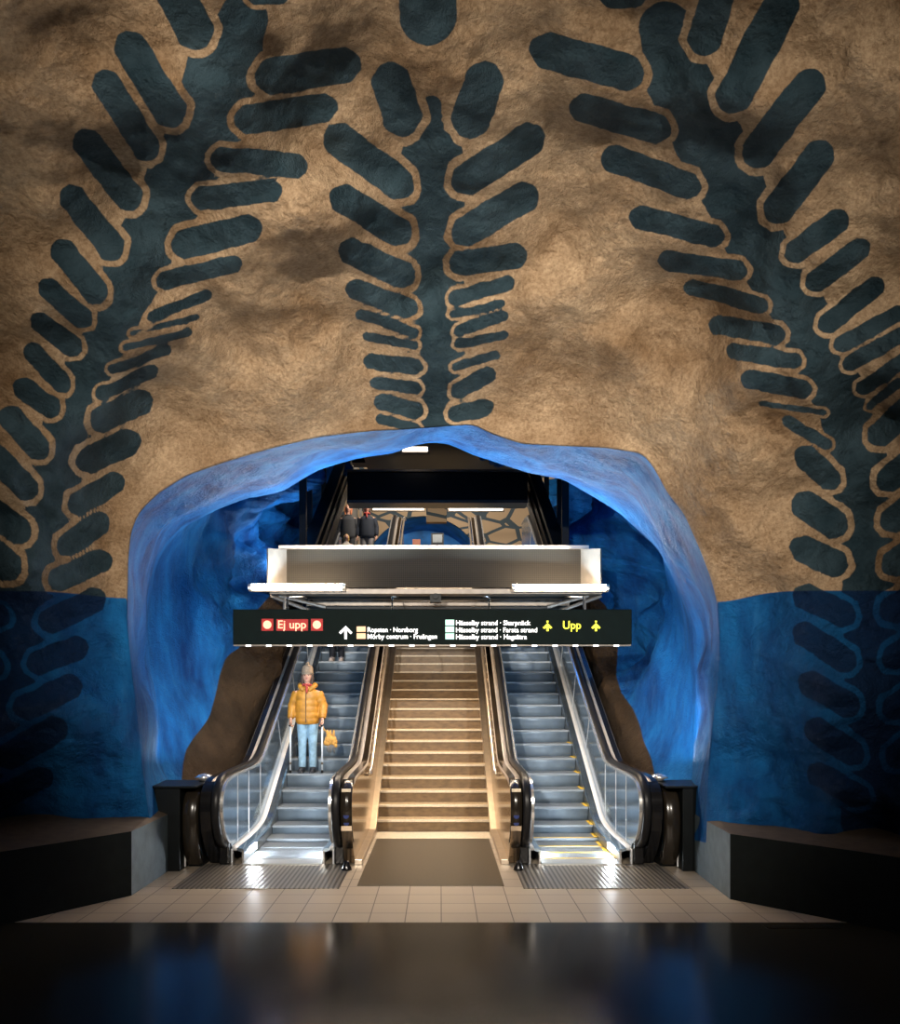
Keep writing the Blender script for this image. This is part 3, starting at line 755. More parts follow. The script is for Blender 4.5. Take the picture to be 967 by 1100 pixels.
# ------------------------------------------------------------ cabinets beside the outer newels
def cabinet(s, label):
    X0 = -2.97 if s < 0 else 2.75
    g = empty('control_cabinet', (X0+s*.35, 10.0, 0), label, 'cabinet')
    def lc(bm): bmesh.ops.translate(bm, verts=bm.verts, vec=(-(X0+s*.35), -10.0, 0)); return bm
    x = lambda v: X0+s*v
    bm = bmesh.new()      # tapering body
    fr = [(x(.24), .0), (x(.425), .0), (x(.46), .62), (x(.60), .93), (x(.64), 1.03), (x(.24), 1.03)]
    a_ = [bm.verts.new((p, 9.66, q)) for p, q in fr]; b2 = [bm.verts.new((p, 10.25, q)) for p, q in fr]
    bm.faces.new(a_); bm.faces.new(b2[::-1])
    for i in range(6): bm.faces.new((a_[i], a_[(i+1) % 6], b2[(i+1) % 6], b2[i]))
    obj('body', lc(bm), 'black', g, bevel=.008)
    bm = bmesh.new(); x0_, x1_ = sorted((x(.02), x(.68))); box(bm, (x0_, 9.62, 1.03), (x1_, 10.3, 1.055)); obj('top_ledge', lc(bm), 'black', g, bevel=.006)
    bm = bmesh.new()      # rounded polished column
    path = smooth_path([(9.86, .04), (9.74, .20), (9.66, .55), (9.70, .85), (9.84, 1.00), (10.2, 1.03)], 2)
    xs = [x(.03), x(.06), x(.20), x(.23)]
    sweep(bm, path, [(xs[0], -.12), (xs[0], -.03), (xs[1], 0), (xs[2], 0), (xs[3], -.03), (xs[3], -.12)])
    obj('column', lc(bm), 'casing_black', g, True)
    bm = bmesh.new(); x0_, x1_ = sorted((x(.04), x(.22))); box(bm, (x0_, 9.93, .0), (x1_, 10.4, .95)); obj('column_core', lc(bm), 'black', g)
    bm = bmesh.new(); x0_, x1_ = sorted((x(.05), x(.23))); box(bm, (x0_, 9.70, .86), (x1_, 9.715, .93)); 
    bm.free()
    bm = bmesh.new(); tube(bm, [(x(.235), 9.84, .02), (x(.235), 9.84, .30)], .02, 8); obj('foot_post', lc(bm), 'steel', g)
    d = empty('chrome_dome', (x(.08), 10.15, 1.055), None, None)
    bm = bmesh.new()
    tube(bm, [(0,0,0),(0,0,.02),(0,0,.05),(0,0,.085),(0,0,.10)], [.05,.05,.12,.075,.015], 24); obj('dome', bm, 'chrome', d, True)
    bm = bmesh.new(); tube(bm, [(0,0,.0),(0,0,.012)], .075, 20); obj('base', bm, 'black', d)
    return g, d
_, d1 = cabinet(-1, 'black tapering cabinet beside the newel of the blank-stepped escalator')
tag(d1, 'chrome dome on the cabinet beside the blank-stepped escalator', 'dome fitting')
_, d2 = cabinet(1, 'black tapering cabinet beside the newel of the yellow-edged escalator')
tag(d2, 'chrome dome on the cabinet beside the yellow-edged escalator', 'dome fitting')

# ------------------------------------------------------------ hanging direction sign
SY = 11.0
sg = empty('direction_sign', (-.11, SY, 2.86), 'long black hanging direction sign with lit station names above the stairs', 'sign')
def gl(bm): bmesh.ops.translate(bm, verts=bm.verts, vec=(.11, -SY, -2.86)); return bm
p0 = P(250, 692.5, SY); p1 = P(679, 654.5, SY)
bm = bmesh.new(); box(bm, (p0.x, SY, p0.z), (p1.x, SY+.16, p1.z)); obj('housing', gl(bm), 'sign_black', sg, bevel=.012)
bm = bmesh.new(); box(bm, (p0.x+.01, SY-.004, p0.z-.018), (p1.x-.01, SY+.12, p0.z)); obj('bottom_rail', gl(bm), 'frame_grey', sg)
for i in range(19):
    q = P(267+i*21.95, 693.6, SY)
    obj('edge_lamp', gl(bx((q.x-.038, SY-.010, q.z-.012), (q.x+.038, SY-.003, q.z+.012))), 'led_white', sg)
def rect(x0, y0, x1, y1, m, name, dy=.006):
    a_ = P(x0, y1, SY); b2 = P(x1, y0, SY)
    return obj(name, gl(bx((a_.x, SY-dy, a_.z), (b2.x, SY-.001, b2.z))), m, sg)
def text(s, x0, x1, ybase, hpx, m, name='lettering', bold=.0, dy=.012):
    cu = bpy.data.curves.new(name, 'FONT'); cu.body = s; cu.size = 1; cu.extrude = .01; cu.offset = bold
    t = bpy.data.objects.new('tmp', cu); COL.objects.link(t)
    dg = bpy.context.evaluated_depsgraph_get(); me = bpy.data.meshes.new_from_object(t.evaluated_get(dg))
    bpy.data.objects.remove(t); bpy.data.curves.remove(cu)
    co = np.empty(len(me.vertices)*3); me.vertices.foreach_get('co', co); co = co.reshape(-1, 3)
    a_ = P(x0, ybase, SY); b2 = P(x1, ybase, SY); sx = (b2.x-a_.x)/(co[:,0].max()-co[:,0].min()); sz = hpx*SY/F/.70
    out = np.stack([a_.x+(co[:,0]-co[:,0].min())*sx, SY-dy-co[:,2]*.3, a_.z+co[:,1]*sz], 1)-np.array([-.11, SY, 2.86])
    par = list(range(len(me.vertices)))         # one object per word
    def find(i):
        while par[i] != i: par[i] = par[par[i]]; i = par[i]
        return i
    for p in me.polygons:
        vs = list(p.vertices)
        for v in vs[1:]: par[find(v)] = find(vs[0])
    isl = {}
    for i in range(len(par)): isl.setdefault(find(i), []).append(i)
    runs = []
    for g_ in sorted(isl.values(), key=lambda q: co[q, 0].min()):
        lo, hi = co[g_, 0].min(), co[g_, 0].max()
        if runs and lo-runs[-1][1] < .13: runs[-1][1] = max(hi, runs[-1][1]); runs[-1][2] += g_
        else: runs.append([lo, hi, list(g_)])
    polys = [tuple(p.vertices) for p in me.polygons]; bpy.data.meshes.remove(me)
    for lo, hi, g_ in runs:
        ix = {v: k for k, v in enumerate(g_)}
        w_ = bpy.data.meshes.new(name); w_.from_pydata([tuple(out[v]) for v in g_], [], [tuple(ix[v] for v in p) for p in polys if p[0] in ix])
        link_mesh(name, w_, m, sg)
rect(297, 665.2, 331, 677.5, 'led_red', 'led_field'); 
for xc in (287.4, 340.6):
    rect(xc-6.3, 664.8, xc+6.3, 677.6, 'led_red', 'led_field')
    bm = bmesh.new(); q = P(xc, 671.2, SY); bmesh.ops.create_cone(bm, cap_ends=True, segments=20, radius1=.058, radius2=.058, depth=.01,
        matrix=Matrix.Translation((q.x, SY-.014, q.z)) @ Matrix.Rotation(math.pi/2, 4, 'X')); obj('led_dot', gl(bm), 'led_hot', sg)
text('Ej upp', 299, 329, 675.0, 8.6, 'led_hot', bold=.01)
text('Ropsten · Norsborg', 395, 449, 679.0, 5.1, 'led_white', bold=.012)
text('Mörby centrum · Fruängen', 395, 469.5, 686.2, 5.1, 'led_white', bold=.012)
text('Hässelby strand · Skarpnäck', 490, 570, 671.6, 5.1, 'led_white', bold=.012)
text('Hässelby strand · Farsta strand', 490, 577, 679.2, 5.1, 'led_white', bold=.012)
text('Hässelby strand · Hagsätra', 490, 566, 686.6, 5.1, 'led_white', bold=.012)
text('Upp', 604.8, 624, 675.6, 8.6, 'led_yellow', bold=.012)
rect(383.3, 673, 392.8, 678.7, 'sq_orange', 'line_square'); rect(383.3, 680.3, 392.8, 686.2, 'sq_orange', 'line_square')
for y0_, y1_ in ((665.7, 671.8), (672.9, 679.2), (680.4, 686.7)): rect(478.5, y0_, 488, y1_, 'sq_green', 'line_square')
def flat(pts, m, name):
    bm = bmesh.new(); f = [bm.verts.new((P(x, y, SY).x, SY-.012, P(x, y, SY).z)) for x, y in pts]; b2 = [bm.verts.new((v.co.x, SY-.002, v.co.z)) for v in f]
    bm.faces.new(f); bm.faces.new(b2[::-1])
    for i in range(len(f)): bm.faces.new((f[i], f[(i+1) % len(f)], b2[(i+1) % len(f)], b2[i]))
    return obj(name, gl(bm), m, sg)
flat([(371.5,672.4),(378.6,679.4),(376.9,681.2),(372.8,677.2),(372.8,686.4),(370.2,686.4),(370.2,677.2),(366.1,681.2),(364.4,679.4)], 'led_white', 'arrow')
for xc in (588.2, 640.2):
    flat([(xc,669.2),(xc+5,674.2),(xc+3.4,675.6),(xc+1.2,674),(xc+1.2,678),(xc-1.2,678),(xc-1.2,674),(xc-3.4,675.6),(xc-5,674.2)], 'led_yellow', 'arrow')
    flat([(xc-1,666.8),(xc+1,666.8),(xc+1,668.6),(xc-1,668.6)], 'led_yellow', 'arrow_dot')
for xx in (308, 421, 526, 628):
    q = P(xx, 655, SY); bm = bmesh.new(); tube(bm, [(q.x, SY+.08, q.z-.01), (q.x, SY+.08, 3.50), (q.x, SY+.14, 3.55), (q.x, 12.7, 3.74)], .012, 8); obj('hanger', gl(bm), 'black', sg)

# ------------------------------------------------------------ mesh clad gantry with tubes
gy = 13.0
gn = empty('gantry', (-.11, gy, 3.8), 'wide gantry clad in perforated metal above the escalators', 'gantry')
def gg(bm): bmesh.ops.translate(bm, verts=bm.verts, vec=(.11, -gy, -3.8)); return bm
a_ = P(308, 631, gy); b2 = P(624, 590, gy)
bm = bmesh.new(); box(bm, (a_.x, gy, a_.z), (b2.x, gy+.04, b2.z)); obj('mesh_panel', gg(bm), 'grille', gn)
for s, x_in, x_out in ((-1, 308, 288), (1, 624, 645)):
    pi0 = P(x_in, 590, gy); pi1 = P(x_in, 631, gy); Yo = 12.5
    po0 = P(x_out, 589, Yo); po1 = P(x_out, 631, Yo)
    bm = bmesh.new(); f = [bm.verts.new(p) for p in (pi0, pi1, po1, po0)]; r4 = [bm.verts.new(p+Vector((s*.03, .05, 0))) for p in (pi0, pi1, po1, po0)]
    bm.faces.new(f); bm.faces.new(r4[::-1])
    for i in range(4): bm.faces.new((f[i], f[(i+1) % 4], r4[(i+1) % 4], r4[i]))
    obj('end_wing', gg(bm), 'white', gn)
t0_, t1_ = P(300, 590, gy), P(632, 586.5, gy)
obj('top_rail', gg(bx((t0_.x, gy-.06, t0_.z), (t1_.x, gy+.25, t1_.z))), 'gold_rail', gn)
s0, s1 = P(291, 638.5, 12.6), P(646, 632, 12.6)
obj('bottom_shelf', gg(bx((s0.x, 12.50, s0.z), (s1.x, gy+.3, s0.z+.075))), 'frame_grey', gn)
obj('soffit', gg(bx((s0.x+.3, gy+.05, a_.z), (s1.x-.3, 15.0, a_.z+.05))), 'frame_grey', gn)
obj('top_plate', gg(bx((t0_.x+.05, gy+.05, t0_.z-.06), (t1_.x-.05, 15.0, t0_.z-.02))), 'black', gn)
for yy0, yy1, m2, dpt in ((640.5, 643.5, 'black', 12.9), (646, 650.5, 'frame_grey', 13.2), (651.5, 654, 'black', 13.0)):
    q0, q1 = P(330, yy1, dpt), P(612, yy0, dpt)
    obj('crossbar', gg(bx((q0.x, dpt, q0.z), (q1.x, dpt+.08, q1.z))), m2, gn)
for pts in ([(291,640),(335,657)], [(306,640),(306,657)], [(300,640),(350,652)], [(646,640),(600,657)], [(628,640),(628,657)], [(632,640),(588,652)]):
    bm = bmesh.new(); tube(bm, [P(pts[0][0], pts[0][1], 12.7), P(pts[1][0], pts[1][1], 12.7)], .03, 8); obj('brace', gg(bm), 'frame_grey', gn)
bm = bmesh.new(); q = P(468, 641, 12.6); box(bm, (q.x-.09, 12.55, q.z-.09), (q.x+.09, 12.75, q.z+.07)); tube(bm, [(q.x, 12.5, q.z), (q.x, 12.56, q.z)], .045, 12)
o = obj('camera_unit', bm, 'black'); tag(o, 'small black camera unit under the middle of the gantry', 'security camera'); shift_origin(o, q)
def lamp_tube(x0, x1, y, Yd, r, m2, label, cat='tube lamp'):
    q0, q1 = P(x0, y, Yd), P(x1, y, Yd); g = empty('tube_lamp', (q0+q1)/2, label, cat)
    h = (q1.x-q0.x)/2
    bm = bmesh.new(); tube(bm, [(-h+.04, 0, 0), (h-.04, 0, 0)], r, 14); obj('glass_tube', bm, m2, g, True)
    obj('holder', bx((-h, r*.2, -r*1.5), (h, r*2.2, -r*.9)), 'frame_grey', g)
    for s in (-1, 1):
        bm = bmesh.new(); tube(bm, [(s*h, 0, 0), (s*(h-.05), 0, 0)], r*1.15, 14); obj('end_cap', bm, 'gold_rail', g)
lamp_tube(267, 371, 630.5, 12.40, .045, 'tube', 'lit tube lamp under the mesh gantry over the blank-stepped escalator')
lamp_tube(550, 654, 631, 12.40, .045, 'tube', 'lit tube lamp under the mesh gantry over the yellow-edged escalator')

# ------------------------------------------------------------ black steel frame and upper hall
fr_ = empty('steel_frame', (-.11, 16, 5), 'black steel portal frame over the escalators, beyond the mesh gantry', 'steel frame')
def fl(bm): bmesh.ops.translate(bm, verts=bm.verts, vec=(.11, -16, -5)); return bm
q0, q1 = P(373, 537.5, 18), P(567, 507, 18)
obj('crossbeam', fl(bx((q0.x, 18, q0.z), (q1.x, 18.5, q1.z))), 'black', fr_, bevel=.02)
obj('beam_flange', fl(bx((q0.x, 17.95, q0.z-.07), (q1.x, 18.5, q0.z))), 'frame_grey', fr_)
obj('beam_cap', fl(bx((q0.x, 17.95, q1.z), (q1.x, 18.5, q1.z+.05))), 'frame_grey', fr_)
q0, q1 = P(378, 497, 19), P(590, 487, 19); obj('crossbeam', fl(bx((q0.x, 19, q0.z), (q1.x, 19.4, q1.z))), 'black', fr_)
q0, q1 = P(385, 480, 17), P(590, 470, 17); obj('roof_sheet', fl(bx((q0.x, 15.5, 7.62), (q1.x, 19.6, 7.70))), 'black', fr_)
for s in (-1, 1):
    cx = lambda v: -.11+s*v
    for off, th in ((0, .55), (.62, .10)):
        bm = bmesh.new(); pth = [(14.3, 4.245+off*.9), (20.7, 8.15+off)]
        sweep(bm, pth, [(cx(2.18), -th/2), (cx(2.18), th/2), (cx(2.42), th/2), (cx(2.42), -th/2)]); obj('raking_beam', fl(bm), 'black', fr_)
    for Yp, xw in ((15.3, 2.45), (17.2, 2.45)):
        bm = bmesh.new(); zb = 4.3+(Yp-14.3)*.61; box(bm, (cx(xw)-.05, Yp, zb-.5), (cx(xw)+.05, Yp+.1, zb+1.9 if Yp > 14.5 else zb+.9)); obj('post', fl(bm), 'black', fr_)
    bm = bmesh.new(); box(bm, (cx(2.35)-.06, 14.0, 4.6), (cx(2.35)+.06, 14.12, 7.0)); obj('post', fl(bm), 'black', fr_)
    # clear shutter panels between the raking beams
    bm = bmesh.new(); tube(bm, [(cx(2.16), 14.3, 4.35), (cx(2.16), 20.3, 8.02)], .02, 8); obj('trim_line', fl(bm), 'gold_rail', fr_)
lamp_tube(430, 462, 482.5, 17.0, .05, 'tube_dim', 'short lit tube lamp under the black roof at the arch crown')
lamp_tube(399, 457, 546, 24.0, .05, 'tube_dim', 'lit tube lamp of the upper hall beside the descending people')
lamp_tube(481, 542, 546.5, 24.0, .05, 'tube_dim', 'lit tube lamp of the upper hall beyond the yellow-edged escalator')
# upper hall
tag(obj('floor', bx((-6, 22.9, 5.9), (6, 36, 6.17)), 'stone'), 'upper hall floor', kind='structure')
def upper_mat():
    m, n, l, b = new_mat('upper_painted_rock')
    tc = n.new('ShaderNodeTexCoord'); w = n.new('ShaderNodeTexVoronoi'); w.feature = 'DISTANCE_TO_EDGE'; w.inputs['Scale'].default_value = .9
    mp = n.new('ShaderNodeMapping'); mp.inputs['Scale'].default_value = (1.0, 1, 2.0); mp.inputs['Rotation'].default_value = (0, .5, 0)
    l.new(tc.outputs['Object'], mp.inputs[0]); l.new(mp.outputs[0], w.inputs['Vector'])
    rp = n.new('ShaderNodeValToRGB'); rp.color_ramp.interpolation = 'CONSTANT'
    rp.color_ramp.elements[0].color = (.035, .055, .07, 1); rp.color_ramp.elements[1].position = .075; rp.color_ramp.elements[1].color = (.36, .26, .16, 1)
    l.new(w.outputs['Distance'], rp.inputs[0]); l.new(rp.outputs[0], b.inputs['Base Color']); b.inputs['Roughness'].default_value = .8
    return m
M['upper'] = upper_mat()
M['arch_blue'] = mat('arch_blue', (.02, .19, .55), .7, var=.4, scale=1.5)
bm = bmesh.new()    # rock wall with an arched opening
arch = []; N_ = 40
for k in range(N_+1):
    t = math.pi*k/N_; arch.append((-.7-2.6*math.cos(t), 6.17+3.35*math.sin(t)**.8))
outr = [(-.7-12*math.cos(math.pi*k/N_), 6.17+9.0*math.sin(math.pi*k/N_)) for k in range(N_+1)]
va = [bm.verts.new((x, 33+.3*noise.noise(Vector((x, z, 0))), z)) for x, z in arch]
rows = [va]
for j in range(1, 9):
    f = j/8; rows.append([bm.verts.new((x*(1-f)+X_*f, 33-5.5*f*f+.35*noise.noise(Vector((x+f*3, z, f*2))), z*(1-f)+Z_*f)) for (x, z), (X_, Z_) in zip(arch, outr)])
vb = [bm.verts.new((x, 36, z)) for x, z in arch]
for r0, r1 in zip(rows, rows[1:]):
    for k in range(N_): bm.faces.new((r0[k], r0[k+1], r1[k+1], r1[k]))
tag(obj('wall_upper', bm, 'upper', smooth=True), 'tan painted rock of the upper hall', kind='structure')
bm = bmesh.new(); fa = [bm.verts.new((x, 33.1, z)) for x, z in arch]; fb = [bm.verts.new((x, 36, z)) for x, z in arch]
for k in range(N_): bm.faces.new((fa[k], fa[k+1], fb[k+1], fb[k]))
bm.faces.new(fb)
tag(obj('wall_upper', bm, 'arch_blue'), 'blue arched niche at the far end of the upper hall', kind='structure')
q = P(447.5, 582, 32); o = obj('orange_board', bx((-.16, -.03, -.6), (.16, .03, .10)), 'orange_box'); o.location = q; tag(o, 'small orange board against the far blue niche', 'board')
q = P(470, 578, 31); g = empty('display_screen', q, 'grey display screen on a post in front of the far blue niche', 'screen')
obj('case', bx((-.25, 0, -.25), (.25, .08, .2)), 'black', g); obj('screen', bx((-.19, -.012, -.17), (.19, 0, .14)), 'screen_grey', g)
bm = bmesh.new(); tube(bm, [(0, .04, -.25), (0, .04, 6.17-q.z)], .03, 8); obj('post', bm, 'black', g)
q0, q1 = P(458, 566, 27), P(480, 537, 27)
tag(obj('ceiling', bx((-3.2, 26.9, 8.75), (3.0, 27.6, 8.9)), 'upper'), kind='structure')
o = obj('hanging_panel', bx((q0.x, 27, 8.0), (q1.x, 27.3, 8.76)), 'upper'); tag(o, 'tan panel between the two upper tube lamps', 'panel')
q = P(381, 560, 22.9); o = obj('white_post', bx((-.09, -.09, 6.17-q.z), (.09, .09, 2.1)), 'white'); o.location = q
tag(o, 'white square post behind the people at the top of the escalator', 'post')
q = P(387.5, 560, 22.7); o = obj('white_pole', bx((-.03, -.03, 6.17-q.z), (.03, .03, 1.1)), 'white'); o.location = q
tag(o, 'thin white pole beside the square post at the top of the escalator', 'pole')
for x0, x1, sgn, lb in ((-1.30, -1.02, -1, 'blank'), (.80, 1.08, 1, 'yellow')):
    pass

# ------------------------------------------------------------ people
def person(name, loc, label, height=1.70, jacket='mustard', trousers='denim', shoes='shoe_dark', hat=None, hair='hair', rot=0.0, arms='hold', scarf=None, puff=True, detail=True):
    g = empty(name, loc, label, 'person'); k = height/1.70; g.scale = (k, k, k); g.rotation_euler = (0, 0, rot)
    # skin: one continuous body
    bm = bmesh.new()
    loft(bm, [(0,0,.86,.13,.09),(0,0,.95,.165,.11),(0,0,1.10,.135,.095),(0,0,1.24,.15,.11),(0,0,1.33,.14,.095),(0,0,1.40,.07,.065),(0,-.005,1.46,.052,.055),(0,-.01,1.53,.05,.055)], 20)
    ball(bm, (0, -.012, 1.60), (.076, .092, .105), 24); ball(bm, (0, -.035, 1.545), (.052, .055, .05), 16)
    ball(bm, (0, -.108, 1.592), (.013, .020, .022), 10); ball(bm, (0, -.100, 1.612), (.009, .014, .03), 10)
    for s in (-1, 1):
        ball(bm, (s*.077, 0, 1.60), (.012, .022, .032), 10)
        loft(bm, [(s*.085,0,.10,.042,.045),(s*.085,0,.30,.052,.058),(s*.085,-.005,.47,.055,.06),(s*.085,0,.60,.068,.075),(s*.083,0,.80,.085,.09),(s*.08,0,.92,.088,.095)], 16)
        tube(bm, [(s*.09, .05, .05), (s*.09, 0, .055), (s*.095, -.09, .04), (s*.10, -.16, .032)], [.034, .045, .040, .025], 12)
        if arms == 'hold': sh, el, wr = (s*.165, .0, 1.325), (s*.255, .03, 1.10), (s*.262, -.10, .885)
        else: sh, el, wr = (s*.165, .0, 1.325), (s*.235, .02, 1.10), (s*.245, -.03, .86)
        tube(bm, [(s*.12, 0, 1.33), sh, tuple((a2+b3)/2 for a2, b3 in zip(sh, el)), el, tuple((a2+b3)/2 for a2, b3 in zip(el, wr)), wr], [.05, .055, .046, .04, .036, .026], 12)
        w = Vector(wr); fwd = Vector((0, -.25, -1)).normalized()
        tube(bm, [w, w+fwd*.04, w+fwd*.085], [(.022, .028), (.018, .038), (.017, .038)], 12)
        for i, L in enumerate((.060, .072, .068, .052)):       # fingers
            b0 = w+fwd*.078+Vector((0, -.030+.020*i, .0))*1.0
            tube(bm, [b0, b0+fwd*L*.5+Vector((-s*.012, 0, 0)), b0+fwd*L*.75+Vector((-s*.035, 0, .006)), b0+fwd*L*.72+Vector((-s*.052, 0, .022))], [.0098, .009, .0085, .007], 8)
        b0 = w+fwd*.03+Vector((0, -.028, 0)); tube(bm, [b0, b0+Vector((-s*.012, -.022, -.026)), b0+Vector((-s*.034, -.024, -.046))], [.012, .010, .008], 8)
    fused('body', bm, .0065, 'skin', g, 2)
    for s in (-1, 1):
        bm = bmesh.new(); ball(bm, (s*.030, -.094, 1.612), (.011, .008, .007), 10); obj('eye', bm, 'eye', g, True)
    bm = bmesh.new(); ball(bm, (0, -.094, 1.560), (.022, .010, .007), 10); obj('mouth', bm, 'lips', g, True)
    # hair
    bm = bmesh.new(); ball(bm, (0, .018, 1.625), (.086, .090, .098), 20)
    for s in (-1, 1):
        tube(bm, [(s*.072, -.010, 1.66), (s*.082, -.02, 1.58), (s*.080, -.035, 1.50), (s*.070, -.05, 1.43)], [.024, .028, .028, .018], 10)
    fused('hair', bm, .010, hair, g, 3)
    if hat:
        bm = bmesh.new(); loft(bm, [(0,0,1.625,.088,.100),(0,0,1.632,.098,.110),(0,0,1.675,.098,.110),(0,.002,1.68,.092,.103),(0,.005,1.725,.092,.100),(0,.01,1.762,.080,.088),(0,.015,1.785,.055,.060),(0,.015,1.797,.02,.02)], 28)
        h = obj('beanie', bm, hat, g, True)
        bm = bmesh.new(); ball(bm, (0, .015, 1.805), .034, 12); obj('bobble', bm, hat, h, True)
    # jacket, one quilted shell with sleeves
    bm = bmesh.new(); rows_ = []
    for i in range(25):
        z = .80+i*(.60/24); f = i/24
        w_ = np.interp(z, [.80, .86, 1.0, 1.15, 1.30, 1.36, 1.40], [.170, .195, .195, .190, .195, .165, .095])
        dpt = np.interp(z, [.80, .86, 1.0, 1.15, 1.30, 1.36, 1.40], [.130, .155, .160, .155, .145, .12, .085])
        pf = 1+(.045*abs(math.sin(f*math.pi*6)) if puff else 0)
        rows_.append((0, 0, z, w_*pf, dpt*pf))
    rows_.append((0, 0, 1.445, .085, .085))
    loft(bm, rows_, 28, 2.3)
    for s in (-1, 1):
        if arms == 'hold': sh, el, wr = (s*.165, .0, 1.33), (s*.258, .03, 1.10), (s*.262, -.09, .90)
        else: sh, el, wr = (s*.165, .0, 1.33), (s*.240, .02, 1.10), (s*.246, -.02, .875)
        pts = []; rr = []
        for i in range(19):
            f = i/18; A, B, t_ = (Vector(sh), Vector(el), f*2) if f < .5 else (Vector(el), Vector(wr), f*2-1)
            pts.append(A.lerp(B, t_)); base = np.interp(f, [0, .2, .5, .85, 1], [.085, .082, .072, .062, .048])
            rr.append(base*(1+(.10*abs(math.sin(f*math.pi*5)) if puff else 0)))
        tube(bm, pts, rr, 16)
    jk = fused('jacket', bm, .011, jacket, g, 1)
    if puff:
        bm = bmesh.new(); bmesh.ops.create_cone(bm, cap_ends=False, segments=4, radius1=.001, radius2=.001, depth=.001); bm.free()
        bm = bmesh.new(); tube(bm, [(0, -.165, .83), (0, -.172, 1.0), (0, -.168, 1.15), (0, -.158, 1.30), (0, -.125, 1.38)], .006, 6); obj('zip', bm, 'charcoal', jk)
        bm = bmesh.new()        # hood lying on the shoulders
        pts = [(-.045, -.13, 1.36), (-.105, -.075, 1.42), (-.125, .02, 1.45), (-.08, .10, 1.45), (0, .12, 1.45), (.08, .10, 1.45), (.125, .02, 1.45), (.105, -.075, 1.42), (.045, -.13, 1.36)]
        tube(bm, pts, [.028, .04, .045, .05, .055, .05, .045, .04, .028], 12); obj('hood', bm, jacket, jk, True)
    if scarf:
        bm = bmesh.new(); pts = [(.075*math.sin(t), -.03-.065*math.cos(t), 1.445+.01*math.cos(t)) for t in np.linspace(0, 2*math.pi, 18)]
        tube(bm, pts, .022, 10, False); tube(bm, [(0, -.10, 1.44), (.01, -.135, 1.38), (.012, -.165, 1.32)], [.02, .02, .014], 8); obj('scarf', bm, scarf, g, True)
    # trousers
    bm = bmesh.new(); loft(bm, [(0,0,.80,.150,.115),(0,0,.88,.165,.12),(0,0,.98,.150,.11)], 24)
    for s in (-1, 1):
        loft(bm, [(s*.088,0,.085,.062,.075),(s*.088,0,.12,.063,.074),(s*.087,0,.30,.066,.074),(s*.086,-.006,.46,.070,.076),(s*.085,0,.60,.082,.090),(s*.082,0,.76,.096,.106),(s*.080,0,.88,.095,.110)], 20)
    fused('trousers', bm, .010, trousers, g, 2)
    for s in (-1, 1):
        bm = bmesh.new(); tube(bm, [(s*.09, .085, .045), (s*.09, .05, .055), (s*.09, 0, .062), (s*.094, -.08, .050), (s*.10, -.16, .036), (s*.10, -.19, .030)], [.028, .044, .050, .047, .040, .022], 14)
        box(bm, (s*.094-.042, -.185, .0), (s*.094+.042, .105, .022))
        fused('shoe', bm, .008, shoes, g, 1)
    return g
# the woman on the third visible step of the left escalator
zs = .2+.2183*3; ys = 11.8+.378*(3-.13)
W0 = Vector((-2.215, ys+.20, zs+.006))
person('person', W0, 'woman in mustard puffer jacket, beige bobble hat and light blue jeans with crutches', 1.70, hat='wool', scarf='scarf')
def crutch(x, label, up):
    g = empty('crutch', (W0.x+x, W0.y-.13, W0.z), label, 'crutch')
    bm = bmesh.new(); tube(bm, [(0, 0, .02), (0, 0, .45), (0, 0, .78)], [.015, .015, .017], 10); obj('shaft', bm, 'alu', g, True)
    bm = bmesh.new(); tube(bm, [(0, 0, .0), (0, 0, .03), (0, 0, .05)], [.022, .020, .014], 10); obj('rubber_tip', bm, 'rubber', g, True)
    bm = bmesh.new(); tube(bm, [(0, -.07, .785), (0, .05, .775)], .016, 10); obj('grip', bm, 'rubber', g, True)
    bm = bmesh.new(); tube(bm, [(0, 0, .14), (0, 0, .18)], .020, 10); obj('collar', bm, 'white', g, True)
    bm = bmesh.new(); tube(bm, [(0, .0, .78), (0, .05, .98)], .012, 8); obj('upright', bm, 'alu', g, True)
    return g
crutch(-.262, "pale crutch in the woman's hand nearer the outer balustrade", 0)
crutch(.262, "pale crutch in the woman's hand that also carries the tan bag", 0)
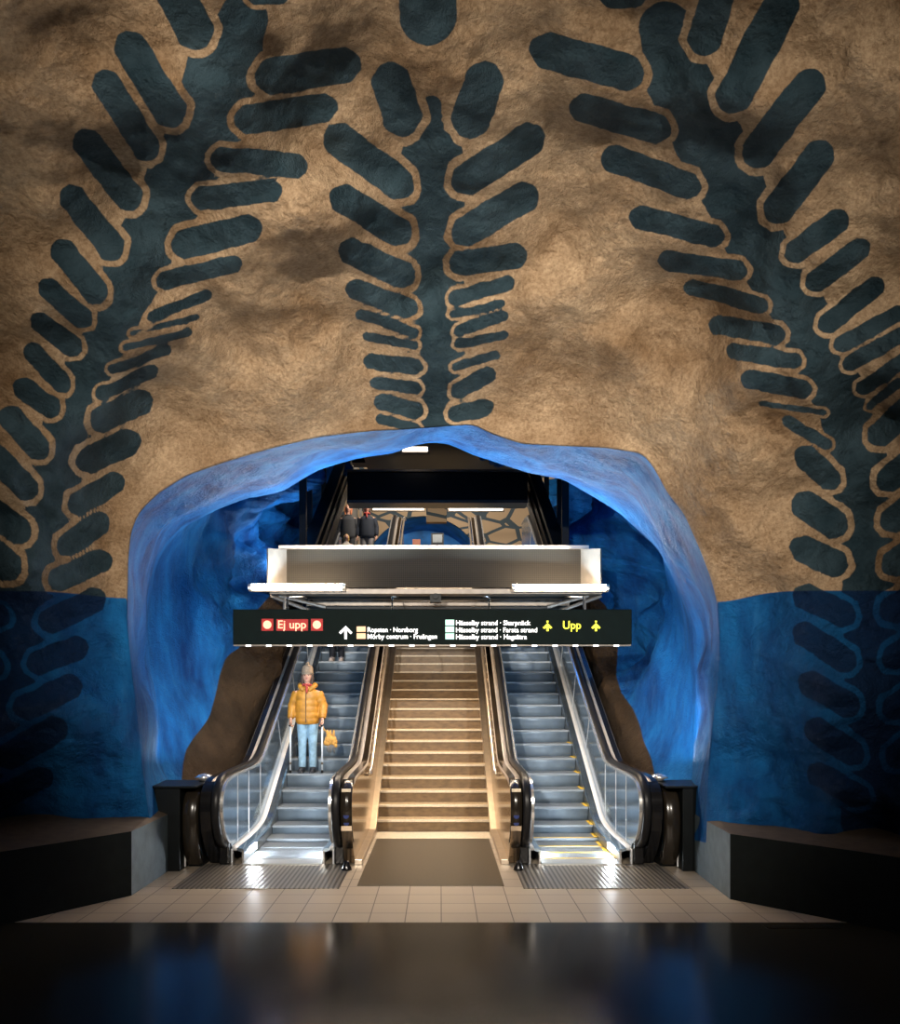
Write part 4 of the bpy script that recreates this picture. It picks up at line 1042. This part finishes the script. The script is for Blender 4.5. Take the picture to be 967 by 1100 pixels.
# tan bag hanging from her hand
g = empty('shoulder_bag', (W0.x+.40, W0.y-.10, W0.z+.55), "tan plush bag with grey fringe hanging from the woman's hand", 'bag')
bm = bmesh.new(); ball(bm, (0, 0, 0), (.10, .06, .085), 20); ball(bm, (-.05, 0, -.05), (.07, .05, .06), 14); ball(bm, (.055, 0, -.04), (.06, .05, .06), 14)
for kx in (-.05, .0, .055): ball(bm, (kx, -.03, .10), (.022, .02, .07), 12)
ball(bm, (.09, -.02, -.10), (.03, .03, .035), 10)
fused('pouch', bm, .009, 'bag_tan', g, 1)
bm = bmesh.new()
for i in range(9):
    x = -.06+i*.015; tube(bm, [(x, -.01, -.06), (x+.006*math.sin(i*2), -.02, -.13), (x+.01*math.sin(i), -.01, -.20-.015*(i % 3))], [.010, .009, .004], 6)
obj('fringe', bm, 'bag_grey', g, True)
bm = bmesh.new(); tube(bm, [(-.03, 0, .07), (-.10, .0, .16), (-.137, .0, .235), (-.12, .02, .16), (.02, .02, .08)], .008, 8); obj('strap', bm, 'bag_tan', g, True)
# second passenger, seen from the shins down under the sign
n2 = 12; person('person', (-2.17, 11.8+.378*(n2-.13)+.16, .2+.2183*n2+.006), 'passenger in dark trousers and pale trainers, mostly hidden above the sign', 1.78,
       jacket='navy', trousers='navy', shoes='shoe_light', puff=False, arms='down')
n3 = 24; person('person', (-2.46, 11.8+.378*(n3-.13)+.15, .2+.2183*n3+.006), 'ginger-haired passenger in black coat high on the escalator beside the outer balustrade', 1.72,
       jacket='charcoal', trousers='charcoal', hair='hair_red', puff=False, arms='down')
n4 = 24; person('person', (-1.96, 11.8+.378*(n4-.13)+.15, .2+.2183*n4+.006), 'passenger in dark coat and red scarf high on the escalator, near the stairs', 1.74,
       jacket='navy', trousers='grey_cloth', hair='hair', puff=False, arms='down', scarf='scarf')
n5 = 22; person('person', (-2.42, 11.8+.378*(n5-.13)+.15, .2+.2183*n5+.006), 'blond child in cream top below the ginger-haired passenger, only head showing', 1.22,
       jacket='cream', trousers='grey_cloth', hair='hair_blond', puff=False, arms='down')
